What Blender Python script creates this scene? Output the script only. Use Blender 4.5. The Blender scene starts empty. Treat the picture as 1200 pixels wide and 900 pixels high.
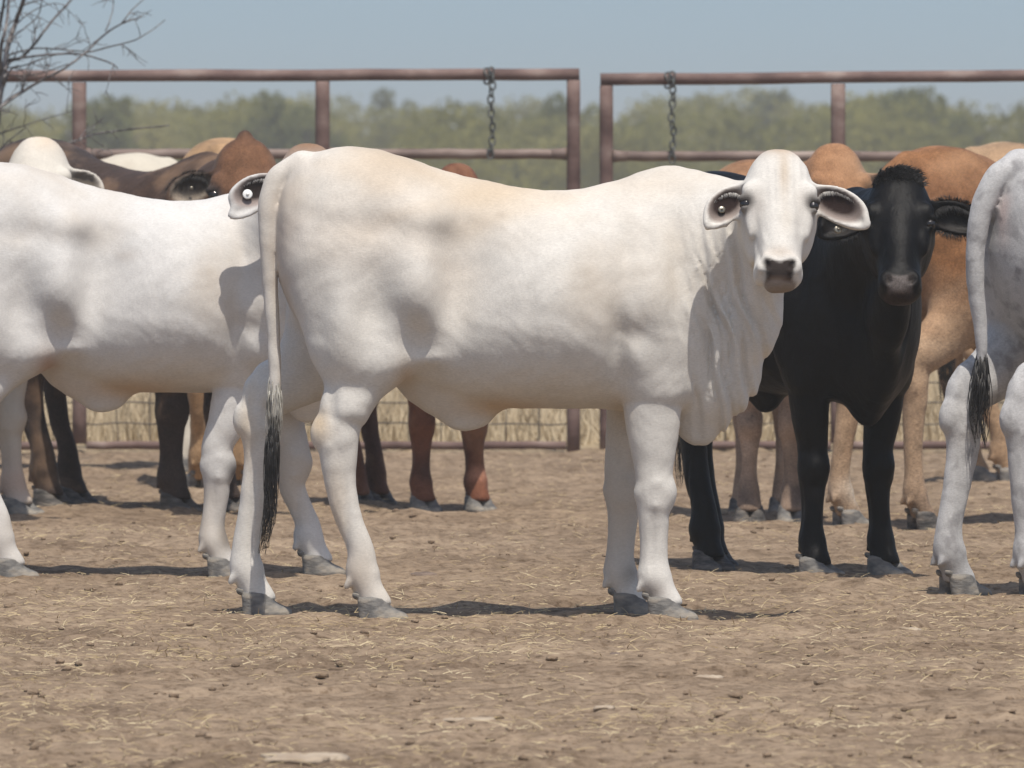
import bpy, math, random
import numpy as np
from mathutils import Vector, Matrix
random.seed(7); rng = np.random.default_rng(7)
R = math.radians
S = bpy.context.scene
C = S.collection

# ------------------------------------------------------------------ camera, sky, sun
F = 12210.0            # focal length in photo pixels (1200 wide)
H = 1.26               # eye height
HZ = 210.0             # horizon row in the photo
cam = bpy.data.cameras.new('camera'); co = bpy.data.objects.new('camera', cam); C.objects.link(co)
S.camera = co
cam.sensor_width = 36; cam.lens = 36 * F / 1200
cam.clip_start = .5; cam.clip_end = 5000
co.location = (0, 0, H); co.rotation_euler = (R(90) - math.atan((450 - HZ) / F), 0, 0)
cam.dof.use_dof = True; cam.dof.focus_distance = 30.0; cam.dof.aperture_fstop = 14.5

SX, SY = 0.12, -0.42                                     # sun comes from the right and from the camera's side
sdir = Vector((SX, SY, 1.0)).normalized()
W_ = bpy.data.worlds.new('World'); S.world = W_; W_.use_nodes = True
nt = W_.node_tree; nt.nodes.clear()
sk = nt.nodes.new('ShaderNodeTexSky'); sk.sky_type = 'NISHITA'; sk.sun_disc = False
sk.sun_elevation = math.asin(sdir.z); sk.sun_rotation = math.atan2(sdir.x, sdir.y)
sk.air_density = 1.3; sk.dust_density = 1.8; sk.ozone_density = 2.6
bg = nt.nodes.new('ShaderNodeBackground'); bg.inputs[1].default_value = .093
wo = nt.nodes.new('ShaderNodeOutputWorld')
tcw = nt.nodes.new('ShaderNodeTexCoord'); va = nt.nodes.new('ShaderNodeVectorMath'); va.operation = 'ADD'; va.inputs[1].default_value = (0, 0, .14)
vn = nt.nodes.new('ShaderNodeVectorMath'); vn.operation = 'NORMALIZE'      # lifts the band of sky met at the horizon above the murky bottom of the model
nt.links.new(tcw.outputs['Generated'], va.inputs[0]); nt.links.new(va.outputs[0], vn.inputs[0]); nt.links.new(vn.outputs[0], sk.inputs['Vector'])
nt.links.new(sk.outputs[0], bg.inputs[0]); nt.links.new(bg.outputs[0], wo.inputs[0])
sl = bpy.data.lights.new('sun', 'SUN'); sl.energy = 3.4; sl.angle = R(.55); sl.color = (1, .94, .85)
so = bpy.data.objects.new('sun', sl); C.objects.link(so)
so.rotation_euler = (-sdir).to_track_quat('-Z', 'Y').to_euler(); so.location = (5, 10, 30)
S.view_settings.view_transform = 'Standard'; S.view_settings.look = 'None'
S.view_settings.exposure = 0.35; S.view_settings.gamma = 1

def W(px, py, Y): return Vector(((px - 600) / F * Y, Y, H - (py - HZ) / F * Y))
def depth(py): return H * F / (py - HZ)

# ------------------------------------------------------------------ helpers
def tag(o, label=None, cat=None, group=None, kind=None):
    if label: o['label'] = label
    if cat: o['category'] = cat
    if group: o['group'] = group
    if kind: o['kind'] = kind
    return o
def empty(name, loc=(0, 0, 0), rz=0):
    o = bpy.data.objects.new(name, None); C.objects.link(o); o.location = loc; o.rotation_euler = (0, 0, rz)
    o.empty_display_size = .2
    return o
def np_mesh(name, V, Fc, mat, parent=None, smooth=True, cols=None):
    V = np.asarray(V, np.float32); Fc = np.asarray(Fc, np.int32); k = Fc.shape[1]
    me = bpy.data.meshes.new(name)
    me.vertices.add(len(V)); me.vertices.foreach_set('co', V.ravel())
    me.loops.add(Fc.size); me.loops.foreach_set('vertex_index', Fc.ravel())
    me.polygons.add(len(Fc)); me.polygons.foreach_set('loop_start', np.arange(0, Fc.size, k, dtype=np.int32))
    me.update(calc_edges=True)
    me.polygons.foreach_set('use_smooth', np.full(len(Fc), smooth, bool))
    if cols is not None:
        a = me.color_attributes.new('coat', 'FLOAT_COLOR', 'POINT')
        c4 = np.ones((len(V), 4), np.float32); c4[:, :3] = cols; a.data.foreach_set('color', c4.ravel())
    me.validate()
    me.materials.append(mat)
    o = bpy.data.objects.new(name, me); C.objects.link(o)
    if parent: o.parent = parent
    return o
class MB:
    """collects tubes and prisms into one mesh"""
    def __init__(s): s.v = []; s.f = []
    def tube(s, pts, rad, n=8, cap=True):
        pts = [Vector(p) for p in pts]; m = len(pts)
        if not hasattr(rad, '__len__'): rad = [rad] * m
        b = len(s.v); up = None
        for i, p in enumerate(pts):
            d = (pts[min(i + 1, m - 1)] - pts[max(i - 1, 0)]).normalized()
            if up is None:
                up = d.orthogonal().normalized()
            else:
                up = (up - d * up.dot(d)); up = up.normalized() if up.length > 1e-6 else d.orthogonal().normalized()
            w = d.cross(up)
            for k in range(n):
                a = 2 * math.pi * k / n
                s.v.append(p + (up * math.cos(a) + w * math.sin(a)) * rad[i])
        for i in range(m - 1):
            for k in range(n):
                k2 = (k + 1) % n
                s.f.append((b + i * n + k, b + i * n + k2, b + (i + 1) * n + k2, b + (i + 1) * n + k))
        if cap:
            s.f.append(tuple(b + k for k in reversed(range(n)))); s.f.append(tuple(b + (m - 1) * n + k for k in range(n)))
    def build(s, name, mat, parent=None, smooth=True):
        me = bpy.data.meshes.new(name); me.from_pydata([tuple(v) for v in s.v], [], s.f); me.update()
        me.polygons.foreach_set('use_smooth', [smooth] * len(me.polygons))
        me.materials.append(mat)
        o = bpy.data.objects.new(name, me); C.objects.link(o)
        if parent: o.parent = parent
        return o

def perlin(x, y, seed=0):
    g = np.random.default_rng(seed).standard_normal((256, 256, 2)).astype(np.float32)
    g /= np.linalg.norm(g, axis=2, keepdims=True)
    xi = np.floor(x).astype(int); yi = np.floor(y).astype(int); xf = x - xi; yf = y - yi
    u = xf ** 3 * (xf * (xf * 6 - 15) + 10); v = yf ** 3 * (yf * (yf * 6 - 15) + 10)
    def d(i, j):
        gg = g[(xi + i) % 256, (yi + j) % 256]
        return gg[..., 0] * (xf - i) + gg[..., 1] * (yf - j)
    return (d(0, 0) * (1 - u) + d(1, 0) * u) * (1 - v) + (d(0, 1) * (1 - u) + d(1, 1) * u) * v

# ------------------------------------------------------------------ materials
def mat_base(name, rough=.7, spec=.3):
    m = bpy.data.materials.new(name); m.use_nodes = True; n = m.node_tree.nodes; l = m.node_tree.links
    b = n['Principled BSDF']; b.inputs['Roughness'].default_value = rough; b.inputs['Specular IOR Level'].default_value = spec
    return m, n, l, b
def noise_mat(name, cols, scale, detail=6, rough=.8, bump=0, bscale=None, spec=.25, stretch=(1, 1, 1), lo=.35, hi=.65, dist=.02):
    m, n, l, b = mat_base(name, rough, spec)
    tc = n.new('ShaderNodeTexCoord'); mp = n.new('ShaderNodeMapping'); mp.inputs['Scale'].default_value = stretch
    l.new(tc.outputs['Object'], mp.inputs[0])
    no = n.new('ShaderNodeTexNoise'); no.inputs['Scale'].default_value = scale; no.inputs['Detail'].default_value = detail
    l.new(mp.outputs[0], no.inputs['Vector'])
    cr = n.new('ShaderNodeValToRGB'); e = cr.color_ramp.elements
    while len(e) < len(cols): e.new(.5)
    for i, c in enumerate(cols):
        e[i].position = lo + (hi - lo) * i / max(1, len(cols) - 1); e[i].color = (*c, 1)
    l.new(no.outputs[0], cr.inputs[0]); l.new(cr.outputs[0], b.inputs['Base Color'])
    if bump:
        n2 = n.new('ShaderNodeTexNoise'); n2.inputs['Scale'].default_value = bscale or scale * 4; n2.inputs['Detail'].default_value = 5
        l.new(mp.outputs[0], n2.inputs['Vector'])
        bp = n.new('ShaderNodeBump'); bp.inputs['Strength'].default_value = bump; bp.inputs['Distance'].default_value = dist
        l.new(n2.outputs[0], bp.inputs['Height']); l.new(bp.outputs[0], b.inputs['Normal'])
    return m
def coat_mat(name, vary=.12, rough=.62, bump=.5, spec=.25, sheen=.15, mottle=None):
    m, n, l, b = mat_base(name, rough, spec)
    b.inputs['Sheen Weight'].default_value = sheen; b.inputs['Sheen Roughness'].default_value = .5
    at = n.new('ShaderNodeAttribute'); at.attribute_name = 'coat'
    tc = n.new('ShaderNodeTexCoord')
    no = n.new('ShaderNodeTexNoise'); no.inputs['Scale'].default_value = 9; no.inputs['Detail'].default_value = 8; no.inputs['Roughness'].default_value = .65
    l.new(tc.outputs['Object'], no.inputs['Vector'])
    mr = n.new('ShaderNodeMapRange'); mr.inputs[1].default_value = .3; mr.inputs[2].default_value = .7
    mr.inputs[3].default_value = 1 - vary; mr.inputs[4].default_value = 1 + vary * .6
    l.new(no.outputs[0], mr.inputs[0])
    mp = n.new('ShaderNodeMapping'); mp.inputs['Scale'].default_value = (.35, 1, 1)
    l.new(tc.outputs['Object'], mp.inputs[0])
    n2 = n.new('ShaderNodeTexNoise'); n2.inputs['Scale'].default_value = 260; n2.inputs['Detail'].default_value = 3
    l.new(mp.outputs[0], n2.inputs['Vector'])
    m2 = n.new('ShaderNodeMapRange'); m2.inputs[1].default_value = .3; m2.inputs[2].default_value = .7
    m2.inputs[3].default_value = 1 - vary * .9; m2.inputs[4].default_value = 1 + vary * .7
    l.new(n2.outputs[0], m2.inputs[0])
    mu = n.new('ShaderNodeMath'); mu.operation = 'MULTIPLY'; l.new(mr.outputs[0], mu.inputs[0]); l.new(m2.outputs[0], mu.inputs[1])
    vm = n.new('ShaderNodeVectorMath'); vm.operation = 'SCALE'
    l.new(at.outputs['Color'], vm.inputs[0]); l.new(mu.outputs[0], vm.inputs['Scale'])
    last = vm.outputs[0]
    if mottle:
        n4 = n.new('ShaderNodeTexNoise'); n4.inputs['Scale'].default_value = mottle[0]; n4.inputs['Detail'].default_value = 4
        l.new(tc.outputs['Object'], n4.inputs['Vector'])
        r4 = n.new('ShaderNodeMapRange'); r4.inputs[1].default_value = .52; r4.inputs[2].default_value = .68; r4.inputs[4].default_value = mottle[1]
        l.new(n4.outputs[0], r4.inputs[0])
        mx = n.new('ShaderNodeMix'); mx.data_type = 'RGBA'; mx.inputs['B'].default_value = (*mottle[2], 1)
        l.new(r4.outputs[0], mx.inputs['Factor']); l.new(last, mx.inputs['A']); last = mx.outputs['Result']
    l.new(last, b.inputs['Base Color'])
    n3 = n.new('ShaderNodeTexNoise'); n3.inputs['Scale'].default_value = 26; n3.inputs['Detail'].default_value = 6; n3.inputs['Roughness'].default_value = .6
    mp3 = n.new('ShaderNodeMapping'); mp3.inputs['Scale'].default_value = (1.3, 1, .6); l.new(tc.outputs['Object'], mp3.inputs[0])
    l.new(mp3.outputs[0], n3.inputs['Vector'])
    b1 = n.new('ShaderNodeBump'); b1.inputs['Strength'].default_value = bump; b1.inputs['Distance'].default_value = .008
    l.new(n3.outputs[0], b1.inputs['Height'])
    b2 = n.new('ShaderNodeBump'); b2.inputs['Strength'].default_value = bump * .6; b2.inputs['Distance'].default_value = .002
    l.new(n2.outputs[0], b2.inputs['Height']); l.new(b1.outputs[0], b2.inputs['Normal']); l.new(b2.outputs[0], b.inputs['Normal'])
    return m
M = {}
M['coat_white'] = coat_mat('white_hide', .10, .78, .30, .08, 0, mottle=(1.9, .5, (.45, .37, .28)))
M['coat_grey'] = coat_mat('speckled_grey_hide', .16, .75, .4, .12, mottle=(20, .65, (.20, .19, .19)))
M['coat_dark'] = coat_mat('black_hide', .5, .5, .5, .12, .0)
M['coat_brown'] = coat_mat('brown_hide', .42, .7, .6, .12, .05, mottle=(4.5, .35, (.34, .21, .12)))
M['hoof'] = noise_mat('hoof_horn', [(.10, .096, .092), (.18, .17, .155), (.28, .245, .20)], 18, 5, .65, .25, 60, stretch=(1, 1, 1.6))
M['hoof_dark'] = noise_mat('dark_hoof_horn', [(.035, .033, .032), (.10, .09, .08), (.2, .17, .14)], 14, 6, .6, .4, 60, stretch=(1, 1, 3))
m, n, l, b = mat_base('eye_surface', .08, .6); b.inputs['Base Color'].default_value = (.012, .009, .007, 1); M['eye'] = m
m, n, l, b = mat_base('tag_plastic', .35, .5); b.inputs['Base Color'].default_value = (.8, .8, .77, 1); M['tag'] = m
m, n, l, b = mat_base('tag_metal', .35, .5); b.inputs['Base Color'].default_value = (.22, .20, .16, 1); b.inputs['Metallic'].default_value = .6; M['tag_metal'] = m
M['hair_black'] = noise_mat('black_hair', [(.012, .011, .011), (.035, .032, .03)], 30, 3, .5, spec=.4)
M['hair_red'] = noise_mat('rusty_hair', [(.05, .02, .012), (.12, .05, .03)], 30, 3, .5)
M['hair_grey'] = noise_mat('grey_hair', [(.2, .19, .17), (.5, .48, .43)], 30, 3, .6)
M['pipe'] = noise_mat('rusty_pipe', [(.09, .056, .050), (.14, .090, .078), (.19, .13, .112), (.28, .215, .185)], 9, 8, .75, .35, 60, stretch=(.6, 1, 1), lo=.3, hi=.72, dist=.004)
M['pipe_worn'] = noise_mat('worn_pipe', [(.11, .075, .065), (.21, .155, .13), (.31, .245, .21)], 7, 8, .6, .35, 60, stretch=(.5, 1, 1), lo=.32, hi=.68, dist=.004)
M['chain'] = noise_mat('chain_steel', [(.03, .035, .032), (.13, .135, .125)], 40, 4, .5, .2, 90, spec=.5)
M['wire'] = noise_mat('fence_wire', [(.05, .045, .04), (.13, .11, .09)], 20, 3, .6)
M['bark'] = noise_mat('grey_bark', [(.075, .065, .065), (.16, .145, .14), (.24, .22, .205)], 25, 6, .85, .5, 60)
M['straw'] = noise_mat('straw', [(.30, .22, .11), (.45, .35, .20), (.58, .48, .31)], 3, 4, .7)
M['drygrass'] = noise_mat('dry_grass_blades', [(.40, .315, .20), (.46, .37, .245), (.53, .44, .30)], 2.5, 4, .8)
M['rock'] = noise_mat('pale_rock', [(.30, .23, .165), (.44, .36, .27)], 9, 6, .9, .6, 30)
M['rock_dark'] = noise_mat('dark_rock', [(.12, .09, .075), (.22, .165, .13)], 12, 6, .9, .6, 30)
M['clod'] = noise_mat('soil_clods', [(.17, .12, .08), (.27, .195, .13)], 9, 6, .95, .6, 60)
M['leaf'] = noise_mat('scrub_leaves', [(.20, .195, .048), (.28, .265, .070), (.35, .32, .105)], .12, 5, .8)
M['leaf_dark'] = noise_mat('darker_leaves', [(.14, .155, .05), (.20, .21, .07), (.25, .25, .095)], .3, 5, .8)
for k_ in ('leaf', 'leaf_dark'):
    n_ = M[k_].node_tree; pb = n_.nodes['Principled BSDF']; out_ = n_.nodes['Material Output']
    tr = n_.nodes.new('ShaderNodeBsdfTranslucent'); ms_ = n_.nodes.new('ShaderNodeMixShader'); ms_.inputs[0].default_value = .55
    src_ = pb.inputs['Base Color'].links[0].from_socket; n_.links.new(src_, tr.inputs['Color'])
    n_.links.new(pb.outputs[0], ms_.inputs[1]); n_.links.new(tr.outputs[0], ms_.inputs[2]); n_.links.new(ms_.outputs[0], out_.inputs['Surface'])
M['trunk'] = noise_mat('far_trunk_bark', [(.06, .05, .04), (.12, .10, .08)], 4, 4, .9)

# ground material: dusty trampled soil, with dry grass colour beyond the gates
m, n, l, b = mat_base('trampled_soil', .95, .08)
ge = n.new('ShaderNodeNewGeometry'); mp = n.new('ShaderNodeMapping'); mp.inputs['Scale'].default_value = (1, .8, 1)
l.new(ge.outputs['Position'], mp.inputs[0])
def nz(sc, de=6, ro=.6):
    q = n.new('ShaderNodeTexNoise'); q.inputs['Scale'].default_value = sc; q.inputs['Detail'].default_value = de; q.inputs['Roughness'].default_value = ro
    l.new(mp.outputs[0], q.inputs['Vector']); return q
a1 = nz(1.1); a2 = nz(14, 8, .7); a3 = nz(60, 4)
r1 = n.new('ShaderNodeValToRGB'); e = r1.color_ramp.elements
e[0].position = .32; e[0].color = (.225, .163, .112, 1); e[1].position = .7; e[1].color = (.375, .284, .200, 1)
l.new(a1.outputs[0], r1.inputs[0])
a4 = nz(38, 5, .7); r4 = n.new('ShaderNodeValToRGB'); e = r4.color_ramp.elements
e[0].position = .36; e[0].color = (.45, .40, .36, 1); e[1].position = .50; e[1].color = (1, 1, 1, 1); l.new(a4.outputs[0], r4.inputs[0])
m0 = n.new('ShaderNodeMix'); m0.data_type = 'RGBA'; m0.blend_type = 'MULTIPLY'; m0.inputs['Factor'].default_value = .75
l.new(r1.outputs[0], m0.inputs['A']); l.new(r4.outputs[0], m0.inputs['B']); r1 = m0
r2 = n.new('ShaderNodeValToRGB'); e = r2.color_ramp.elements
e[0].position = .33; e[0].color = (.42, .39, .36, 1); e[1].position = .58; e[1].color = (1.06, 1.05, 1.02, 1)
l.new(a2.outputs[0], r2.inputs[0])
mm = n.new('ShaderNodeMix'); mm.data_type = 'RGBA'; mm.blend_type = 'MULTIPLY'; mm.inputs['Factor'].default_value = .8
l.new(r1.outputs['Result'], mm.inputs['A']); l.new(r2.outputs[0], mm.inputs['B'])
sx = n.new('ShaderNodeSeparateXYZ'); l.new(ge.outputs['Position'], sx.inputs[0])
mr = n.new('ShaderNodeMapRange'); mr.inputs[1].default_value = 47.6; mr.inputs[2].default_value = 49.2; l.new(sx.outputs[1], mr.inputs[0])
m5 = n.new('ShaderNodeMix'); m5.data_type = 'RGBA'; m5.inputs['B'].default_value = (.36, .28, .175, 1)
l.new(mr.outputs[0], m5.inputs['Factor']); l.new(mm.outputs['Result'], m5.inputs['A']); l.new(m5.outputs['Result'], b.inputs['Base Color'])
bp = n.new('ShaderNodeBump'); bp.inputs['Strength'].default_value = .7; bp.inputs['Distance'].default_value = .03
l.new(a2.outputs[0], bp.inputs['Height'])
bp2 = n.new('ShaderNodeBump'); bp2.inputs['Strength'].default_value = .6; bp2.inputs['Distance'].default_value = .008
l.new(a3.outputs[0], bp2.inputs['Height']); l.new(bp.outputs[0], bp2.inputs['Normal']); l.new(bp2.outputs[0], b.inputs['Normal'])
M['soil'] = m

# ------------------------------------------------------------------ ground: one sheet to the horizon, churned near the herd
def ground_z(x, y):
    near = np.clip((y - 12) / 4, 0, 1) * np.clip((58 - y) / 8, 0, 1) * np.clip((7 - np.abs(x)) / 2, 0, 1)
    a = perlin(x * 2.2 + 9, y * 2.2 + 3, 1) * .014 + perlin(x * 6.1, y * 6.1, 2) * .014
    bch = np.minimum(perlin(x * 9.7 + 5, y * 8.3, 3), 0) * .06 + np.maximum(perlin(x * 4.1 + 50, y * 3.3, 7) - .12, 0) * .07 + perlin(x * 17, y * 17, 4) * .014
    return (a + bch + .004) * near * .72
xs = np.concatenate([np.array([-3000, -800, -250, -90, -40, -20, -10.]), np.arange(-6, 6.001, .045), np.array([10, 20, 40, 90, 250, 800, 3000.])])
ys = np.concatenate([np.array([-60, -10, 5, 12, 16.]), np.arange(18, 36, .04), np.arange(36, 52, .06), np.array([54, 58, 64, 75, 95, 130, 200, 320, 500, 900, 2000, 4500.])])
GX, GY = np.meshgrid(xs, ys, indexing='ij')
GZ = ground_z(GX, GY)
V = np.stack([GX, GY, GZ], -1).reshape(-1, 3); nx_, ny_ = GX.shape
i, j = np.meshgrid(np.arange(nx_ - 1), np.arange(ny_ - 1), indexing='ij'); q = (i * ny_ + j).ravel()
g = np_mesh('ground', V, np.stack([q, q + ny_, q + ny_ + 1, q + 1], 1), M['soil']); tag(g, kind='structure')

# ------------------------------------------------------------------ loose straw, clods and dry grass (nobody could count them)
def prisms(P, D, L, r, up=.15, bend=.25):
    """many thin three sided stalks: P start, D direction, L length"""
    n_ = len(P); side = np.cross(D, [0, 0, 1.0]); side /= np.linalg.norm(side, axis=1, keepdims=True) + 1e-9
    upv = np.cross(side, D)
    vs = []
    for k in range(4):
        t = k / 3
        c = P + D * (L * t)[:, None] + upv * (bend * L * (t - t * t))[:, None] + side * (bend * .7 * L * (t * t - t) * np.sign(np.sin(P[:, 0] * 991)))[:, None]
        rr = (r * (1 - .6 * t))[:, None]
        vs += [c + side * rr, c - side * rr * .8, c + upv * rr]
    V = np.stack(vs, 1).reshape(-1, 3)
    fs = []
    for k in range(3):
        a = k * 3; fs += [(a, a + 1, a + 4, a + 3), (a + 1, a + 2, a + 5, a + 4), (a + 2, a, a + 3, a + 5)]
    fs = np.array(fs); Fc = (np.arange(n_) * 12)[:, None, None] + fs[None]
    return V, Fc.reshape(-1, 4)
N = 42000
inv = rng.uniform(1 / 48, 1 / 19.5, N); y = 1 / inv; x = rng.uniform(-1, 1, N) * (600 / F * y + .5)
den = 1.2 * perlin(x * 1.3, y * .45, 11) + .62 * np.exp(-((y - 29.3) / 1.5) ** 2) - .08
keep = rng.uniform(-.5, .55, N) < den; x, y = x[keep], y[keep]
az = rng.uniform(0, 2 * math.pi, len(x)); el = np.abs(rng.normal(0, .22, len(x)))
D = np.stack([np.cos(az) * np.cos(el), np.sin(az) * np.cos(el), np.sin(el)], 1)
P = np.stack([x, y, ground_z(x, y) + .002], 1); L = rng.uniform(.006, .036, len(x)) * rng.uniform(.6, 1.6, len(x))
V, Fc = prisms(P, D, L, np.full(len(x), .0014) * rng.uniform(.5, 1.5, len(x)), bend=.12)
tag(np_mesh('straw', V, Fc, M['straw'], smooth=False), 'pale scattered straw trodden into the dusty yard', 'straw', kind='stuff')
# clods
N = 1500
inv = rng.uniform(1 / 47, 1 / 19.5, N); y = 1 / inv; x = rng.uniform(-1, 1, N) * (600 / F * y + .4)
r = rng.uniform(.0025, .006, N) * rng.uniform(.6, 1.9, N) ** 1.2
t_ = (1 + 5 ** .5) / 2
ico = np.array([(-1, t_, 0), (1, t_, 0), (-1, -t_, 0), (1, -t_, 0), (0, -1, t_), (0, 1, t_), (0, -1, -t_), (0, 1, -t_), (t_, 0, -1), (t_, 0, 1), (-t_, 0, -1), (-t_, 0, 1)]) / 1.9
icf = np.array([(0, 11, 5), (0, 5, 1), (0, 1, 7), (0, 7, 10), (0, 10, 11), (1, 5, 9), (5, 11, 4), (11, 10, 2), (10, 7, 6), (7, 1, 8), (3, 9, 4), (3, 4, 2), (3, 2, 6), (3, 6, 8), (3, 8, 9), (4, 9, 5), (2, 4, 11), (6, 2, 10), (8, 6, 7), (9, 8, 1)])
V = ico[None] * rng.uniform(.65, 1.35, (N, 12, 1)) * r[:, None, None] * np.array([1.5, 1.3, .8])
V = V + np.stack([x, y, ground_z(x, y) + r * .25], 1)[:, None]
tag(np_mesh('soil_clods', V.reshape(-1, 3), ((np.arange(N) * 12)[:, None, None] + icf[None]).reshape(-1, 3), M['clod']), 'small crumbs of trampled soil over the yard', 'soil', kind='stuff')
# dry grass beyond the gates
N = 17000
y = 49.0 + rng.uniform(0, 1, N) ** 1.5 * 26; x = rng.uniform(-1, 1, N) * (620 / F * y + 1)
az = rng.uniform(0, 2 * math.pi, N); el = rng.normal(1.3, .25, N)
D = np.stack([np.cos(az) * np.cos(el), np.sin(az) * np.cos(el), np.abs(np.sin(el))], 1)
L = rng.uniform(.05, .25, N) * (1 + .8 * perlin(x * .8, y * .5, 21))
V, Fc = prisms(np.stack([x, y, np.zeros(N)], 1), D, L, np.full(N, .006), bend=.2)
tag(np_mesh('dry_grass', V, Fc, M['drygrass'], smooth=False), 'tall dry yellow grass beyond the gates', 'grass', kind='stuff')

# ------------------------------------------------------------------ implicit modelling
class Grid:
    def __init__(s, lo, hi, h):
        s.h = h; s.lo = np.array(lo, float)
        s.n = [int(math.ceil((hi[k] - lo[k]) / h)) + 1 for k in range(3)]
        s.ax = [(lo[k] + np.arange(s.n[k]) * h).astype(np.float32) for k in range(3)]
        s.A = np.full(s.n, .3, np.float32)
    def box(s, lo, hi):
        sl_ = []
        for k in range(3):
            a = int(max(0, math.floor((lo[k] - s.lo[k]) / s.h))); b_ = int(min(s.n[k], math.ceil((hi[k] - s.lo[k]) / s.h) + 1))
            if b_ <= a: return None, None, None, None
            sl_.append(slice(a, b_))
        X = s.ax[0][sl_[0]][:, None, None]; Y = s.ax[1][sl_[1]][None, :, None]; Z = s.ax[2][sl_[2]][None, None, :]
        return tuple(sl_), X, Y, Z
    def mix(s, sl_, d, k, op):
        a = s.A[sl_]
        if op == 'sub': a = -a
        k = max(k, 1e-4); hh = np.clip(.5 + .5 * (d - a) / k, 0, 1)
        r = d * (1 - hh) + a * hh - k * hh * (1 - hh)
        s.A[sl_] = -r if op == 'sub' else r
    def seg(s, p0, r0, p1, r1, k=.04, op='add'):
        """tapered segment; radii may be numbers or (rx,ry,rz)"""
        p0, p1 = np.array(p0, float), np.array(p1, float)
        r0 = np.array(r0 if hasattr(r0, '__len__') else (r0,) * 3, float); r1 = np.array(r1 if hasattr(r1, '__len__') else (r1,) * 3, float)
        pad = k + .03
        sl_, X, Y, Z = s.box(np.minimum(p0 - r0, p1 - r1) - pad, np.maximum(p0 + r0, p1 + r1) + pad)
        if sl_ is None: return
        rm = (r0 + r1) / 2; e_ = (p1 - p0) / rm; L2 = float(e_ @ e_)
        if L2 < 1e-9: t = np.float32(0)
        else: t = np.clip(((X - p0[0]) / rm[0] * e_[0] + (Y - p0[1]) / rm[1] * e_[1] + (Z - p0[2]) / rm[2] * e_[2]) / L2, 0, 1)
        rr = [r0[i] + (r1[i] - r0[i]) * t for i in range(3)]
        q = [((v - (p0[i] + (p1[i] - p0[i]) * t)) / rr[i]) for i, v in enumerate((X, Y, Z))]
        l1 = np.sqrt(q[0] ** 2 + q[1] ** 2 + q[2] ** 2)
        g_ = np.sqrt((q[0] / rr[0]) ** 2 + (q[1] / rr[1]) ** 2 + (q[2] / rr[2]) ** 2) + 1e-6
        d = np.where(l1 < .3, (l1 - 1) * min(r0.min(), r1.min()), l1 * (l1 - 1) / g_)
        s.mix(sl_, d.astype(np.float32), k, op)
    def chain(s, pts, k=.04):
        for (p0, r0), (p1, r1) in zip(pts[:-1], pts[1:]): s.seg(p0, r0, p1, r1, k)
    def ell(s, c, r, k=.03, op='add', B=None):
        """ellipsoid, B = 3 axis rows"""
        c = np.array(c, float); r = np.array(r, float); m_ = r.max() + k + .03
        sl_, X, Y, Z = s.box(c - m_, c + m_)
        if sl_ is None: return
        B = np.eye(3) if B is None else np.array(B, float)
        q = [((X - c[0]) * B[i][0] + (Y - c[1]) * B[i][1] + (Z - c[2]) * B[i][2]) / r[i] for i in range(3)]
        l1 = np.sqrt(q[0] ** 2 + q[1] ** 2 + q[2] ** 2)
        g_ = np.sqrt((q[0] / r[0]) ** 2 + (q[1] / r[1]) ** 2 + (q[2] / r[2]) ** 2) + 1e-6
        d = np.where(l1 < .3, (l1 - 1) * r.min(), l1 * (l1 - 1) / g_)
        s.mix(sl_, d.astype(np.float32), k, op)
    def bump(s, c, r, amt):
        """gaussian swelling (amt>0) or hollow of the surface"""
        r = np.array(r if hasattr(r, '__len__') else (r,) * 3, float)
        sl_, X, Y, Z = s.box(np.array(c) - r * 2.6, np.array(c) + r * 2.6)
        if sl_ is None: return
        s.A[sl_] -= amt * np.exp(-(((X - c[0]) / r[0]) ** 2 + ((Y - c[1]) / r[1]) ** 2 + ((Z - c[2]) / r[2]) ** 2))
    def mesh(s):
        A = s.A; ins = A < 0; n1, n2, n3 = [v - 1 for v in s.n]
        cnt = np.zeros((n1, n2, n3), np.int8)
        for a in (0, 1):
            for b_ in (0, 1):
                for c in (0, 1): cnt += ins[a:n1 + a, b_:n2 + b_, c:n3 + c]
        I, J, K = np.nonzero((cnt > 0) & (cnt < 8))
        vid = np.full((n1, n2, n3), -1, np.int32); vid[I, J, K] = np.arange(len(I))
        cor = [(a, b_, c) for a in (0, 1) for b_ in (0, 1) for c in (0, 1)]
        val = np.stack([A[I + a, J + b_, K + c] for a, b_, c in cor], 1)
        acc = np.zeros((len(I), 3)); w = np.zeros(len(I))
        for u in range(8):
            for v in range(u + 1, 8):
                du = np.array(cor[v]) - np.array(cor[u])
                if abs(du).sum() != 1: continue
                a, b_ = val[:, u], val[:, v]; m_ = (a < 0) != (b_ < 0)
                t = np.where(m_, a / np.where(m_, a - b_, 1), 0)
                acc += np.where(m_[:, None], np.array(cor[u])[None] + du[None] * t[:, None], 0); w += m_
        V = s.lo + (np.stack([I, J, K], 1) + acc / w[:, None]) * s.h
        fs = []
        for ax in range(3):
            a = ins.take(range(0, s.n[ax] - 1), ax); b_ = ins.take(range(1, s.n[ax]), ax)
            E = np.stack(np.nonzero(a != b_), 1)
            o1, o2 = [k for k in range(3) if k != ax]
            ok = (E[:, o1] > 0) & (E[:, o2] > 0) & (E[:, o1] < s.n[o1] - 1) & (E[:, o2] < s.n[o2] - 1); E = E[ok]
            def cell(d1, d2):
                c = E.copy(); c[:, o1] -= d1; c[:, o2] -= d2; return vid[c[:, 0], c[:, 1], c[:, 2]]
            Q = np.stack([cell(1, 1), cell(0, 1), cell(0, 0), cell(1, 0)], 1)
            flip = ~ins[E[:, 0], E[:, 1], E[:, 2]]
            if ax == 1: flip = ~flip
            Q[flip] = Q[flip][:, ::-1]
            fs.append(Q)
        return V, np.concatenate(fs)

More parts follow.
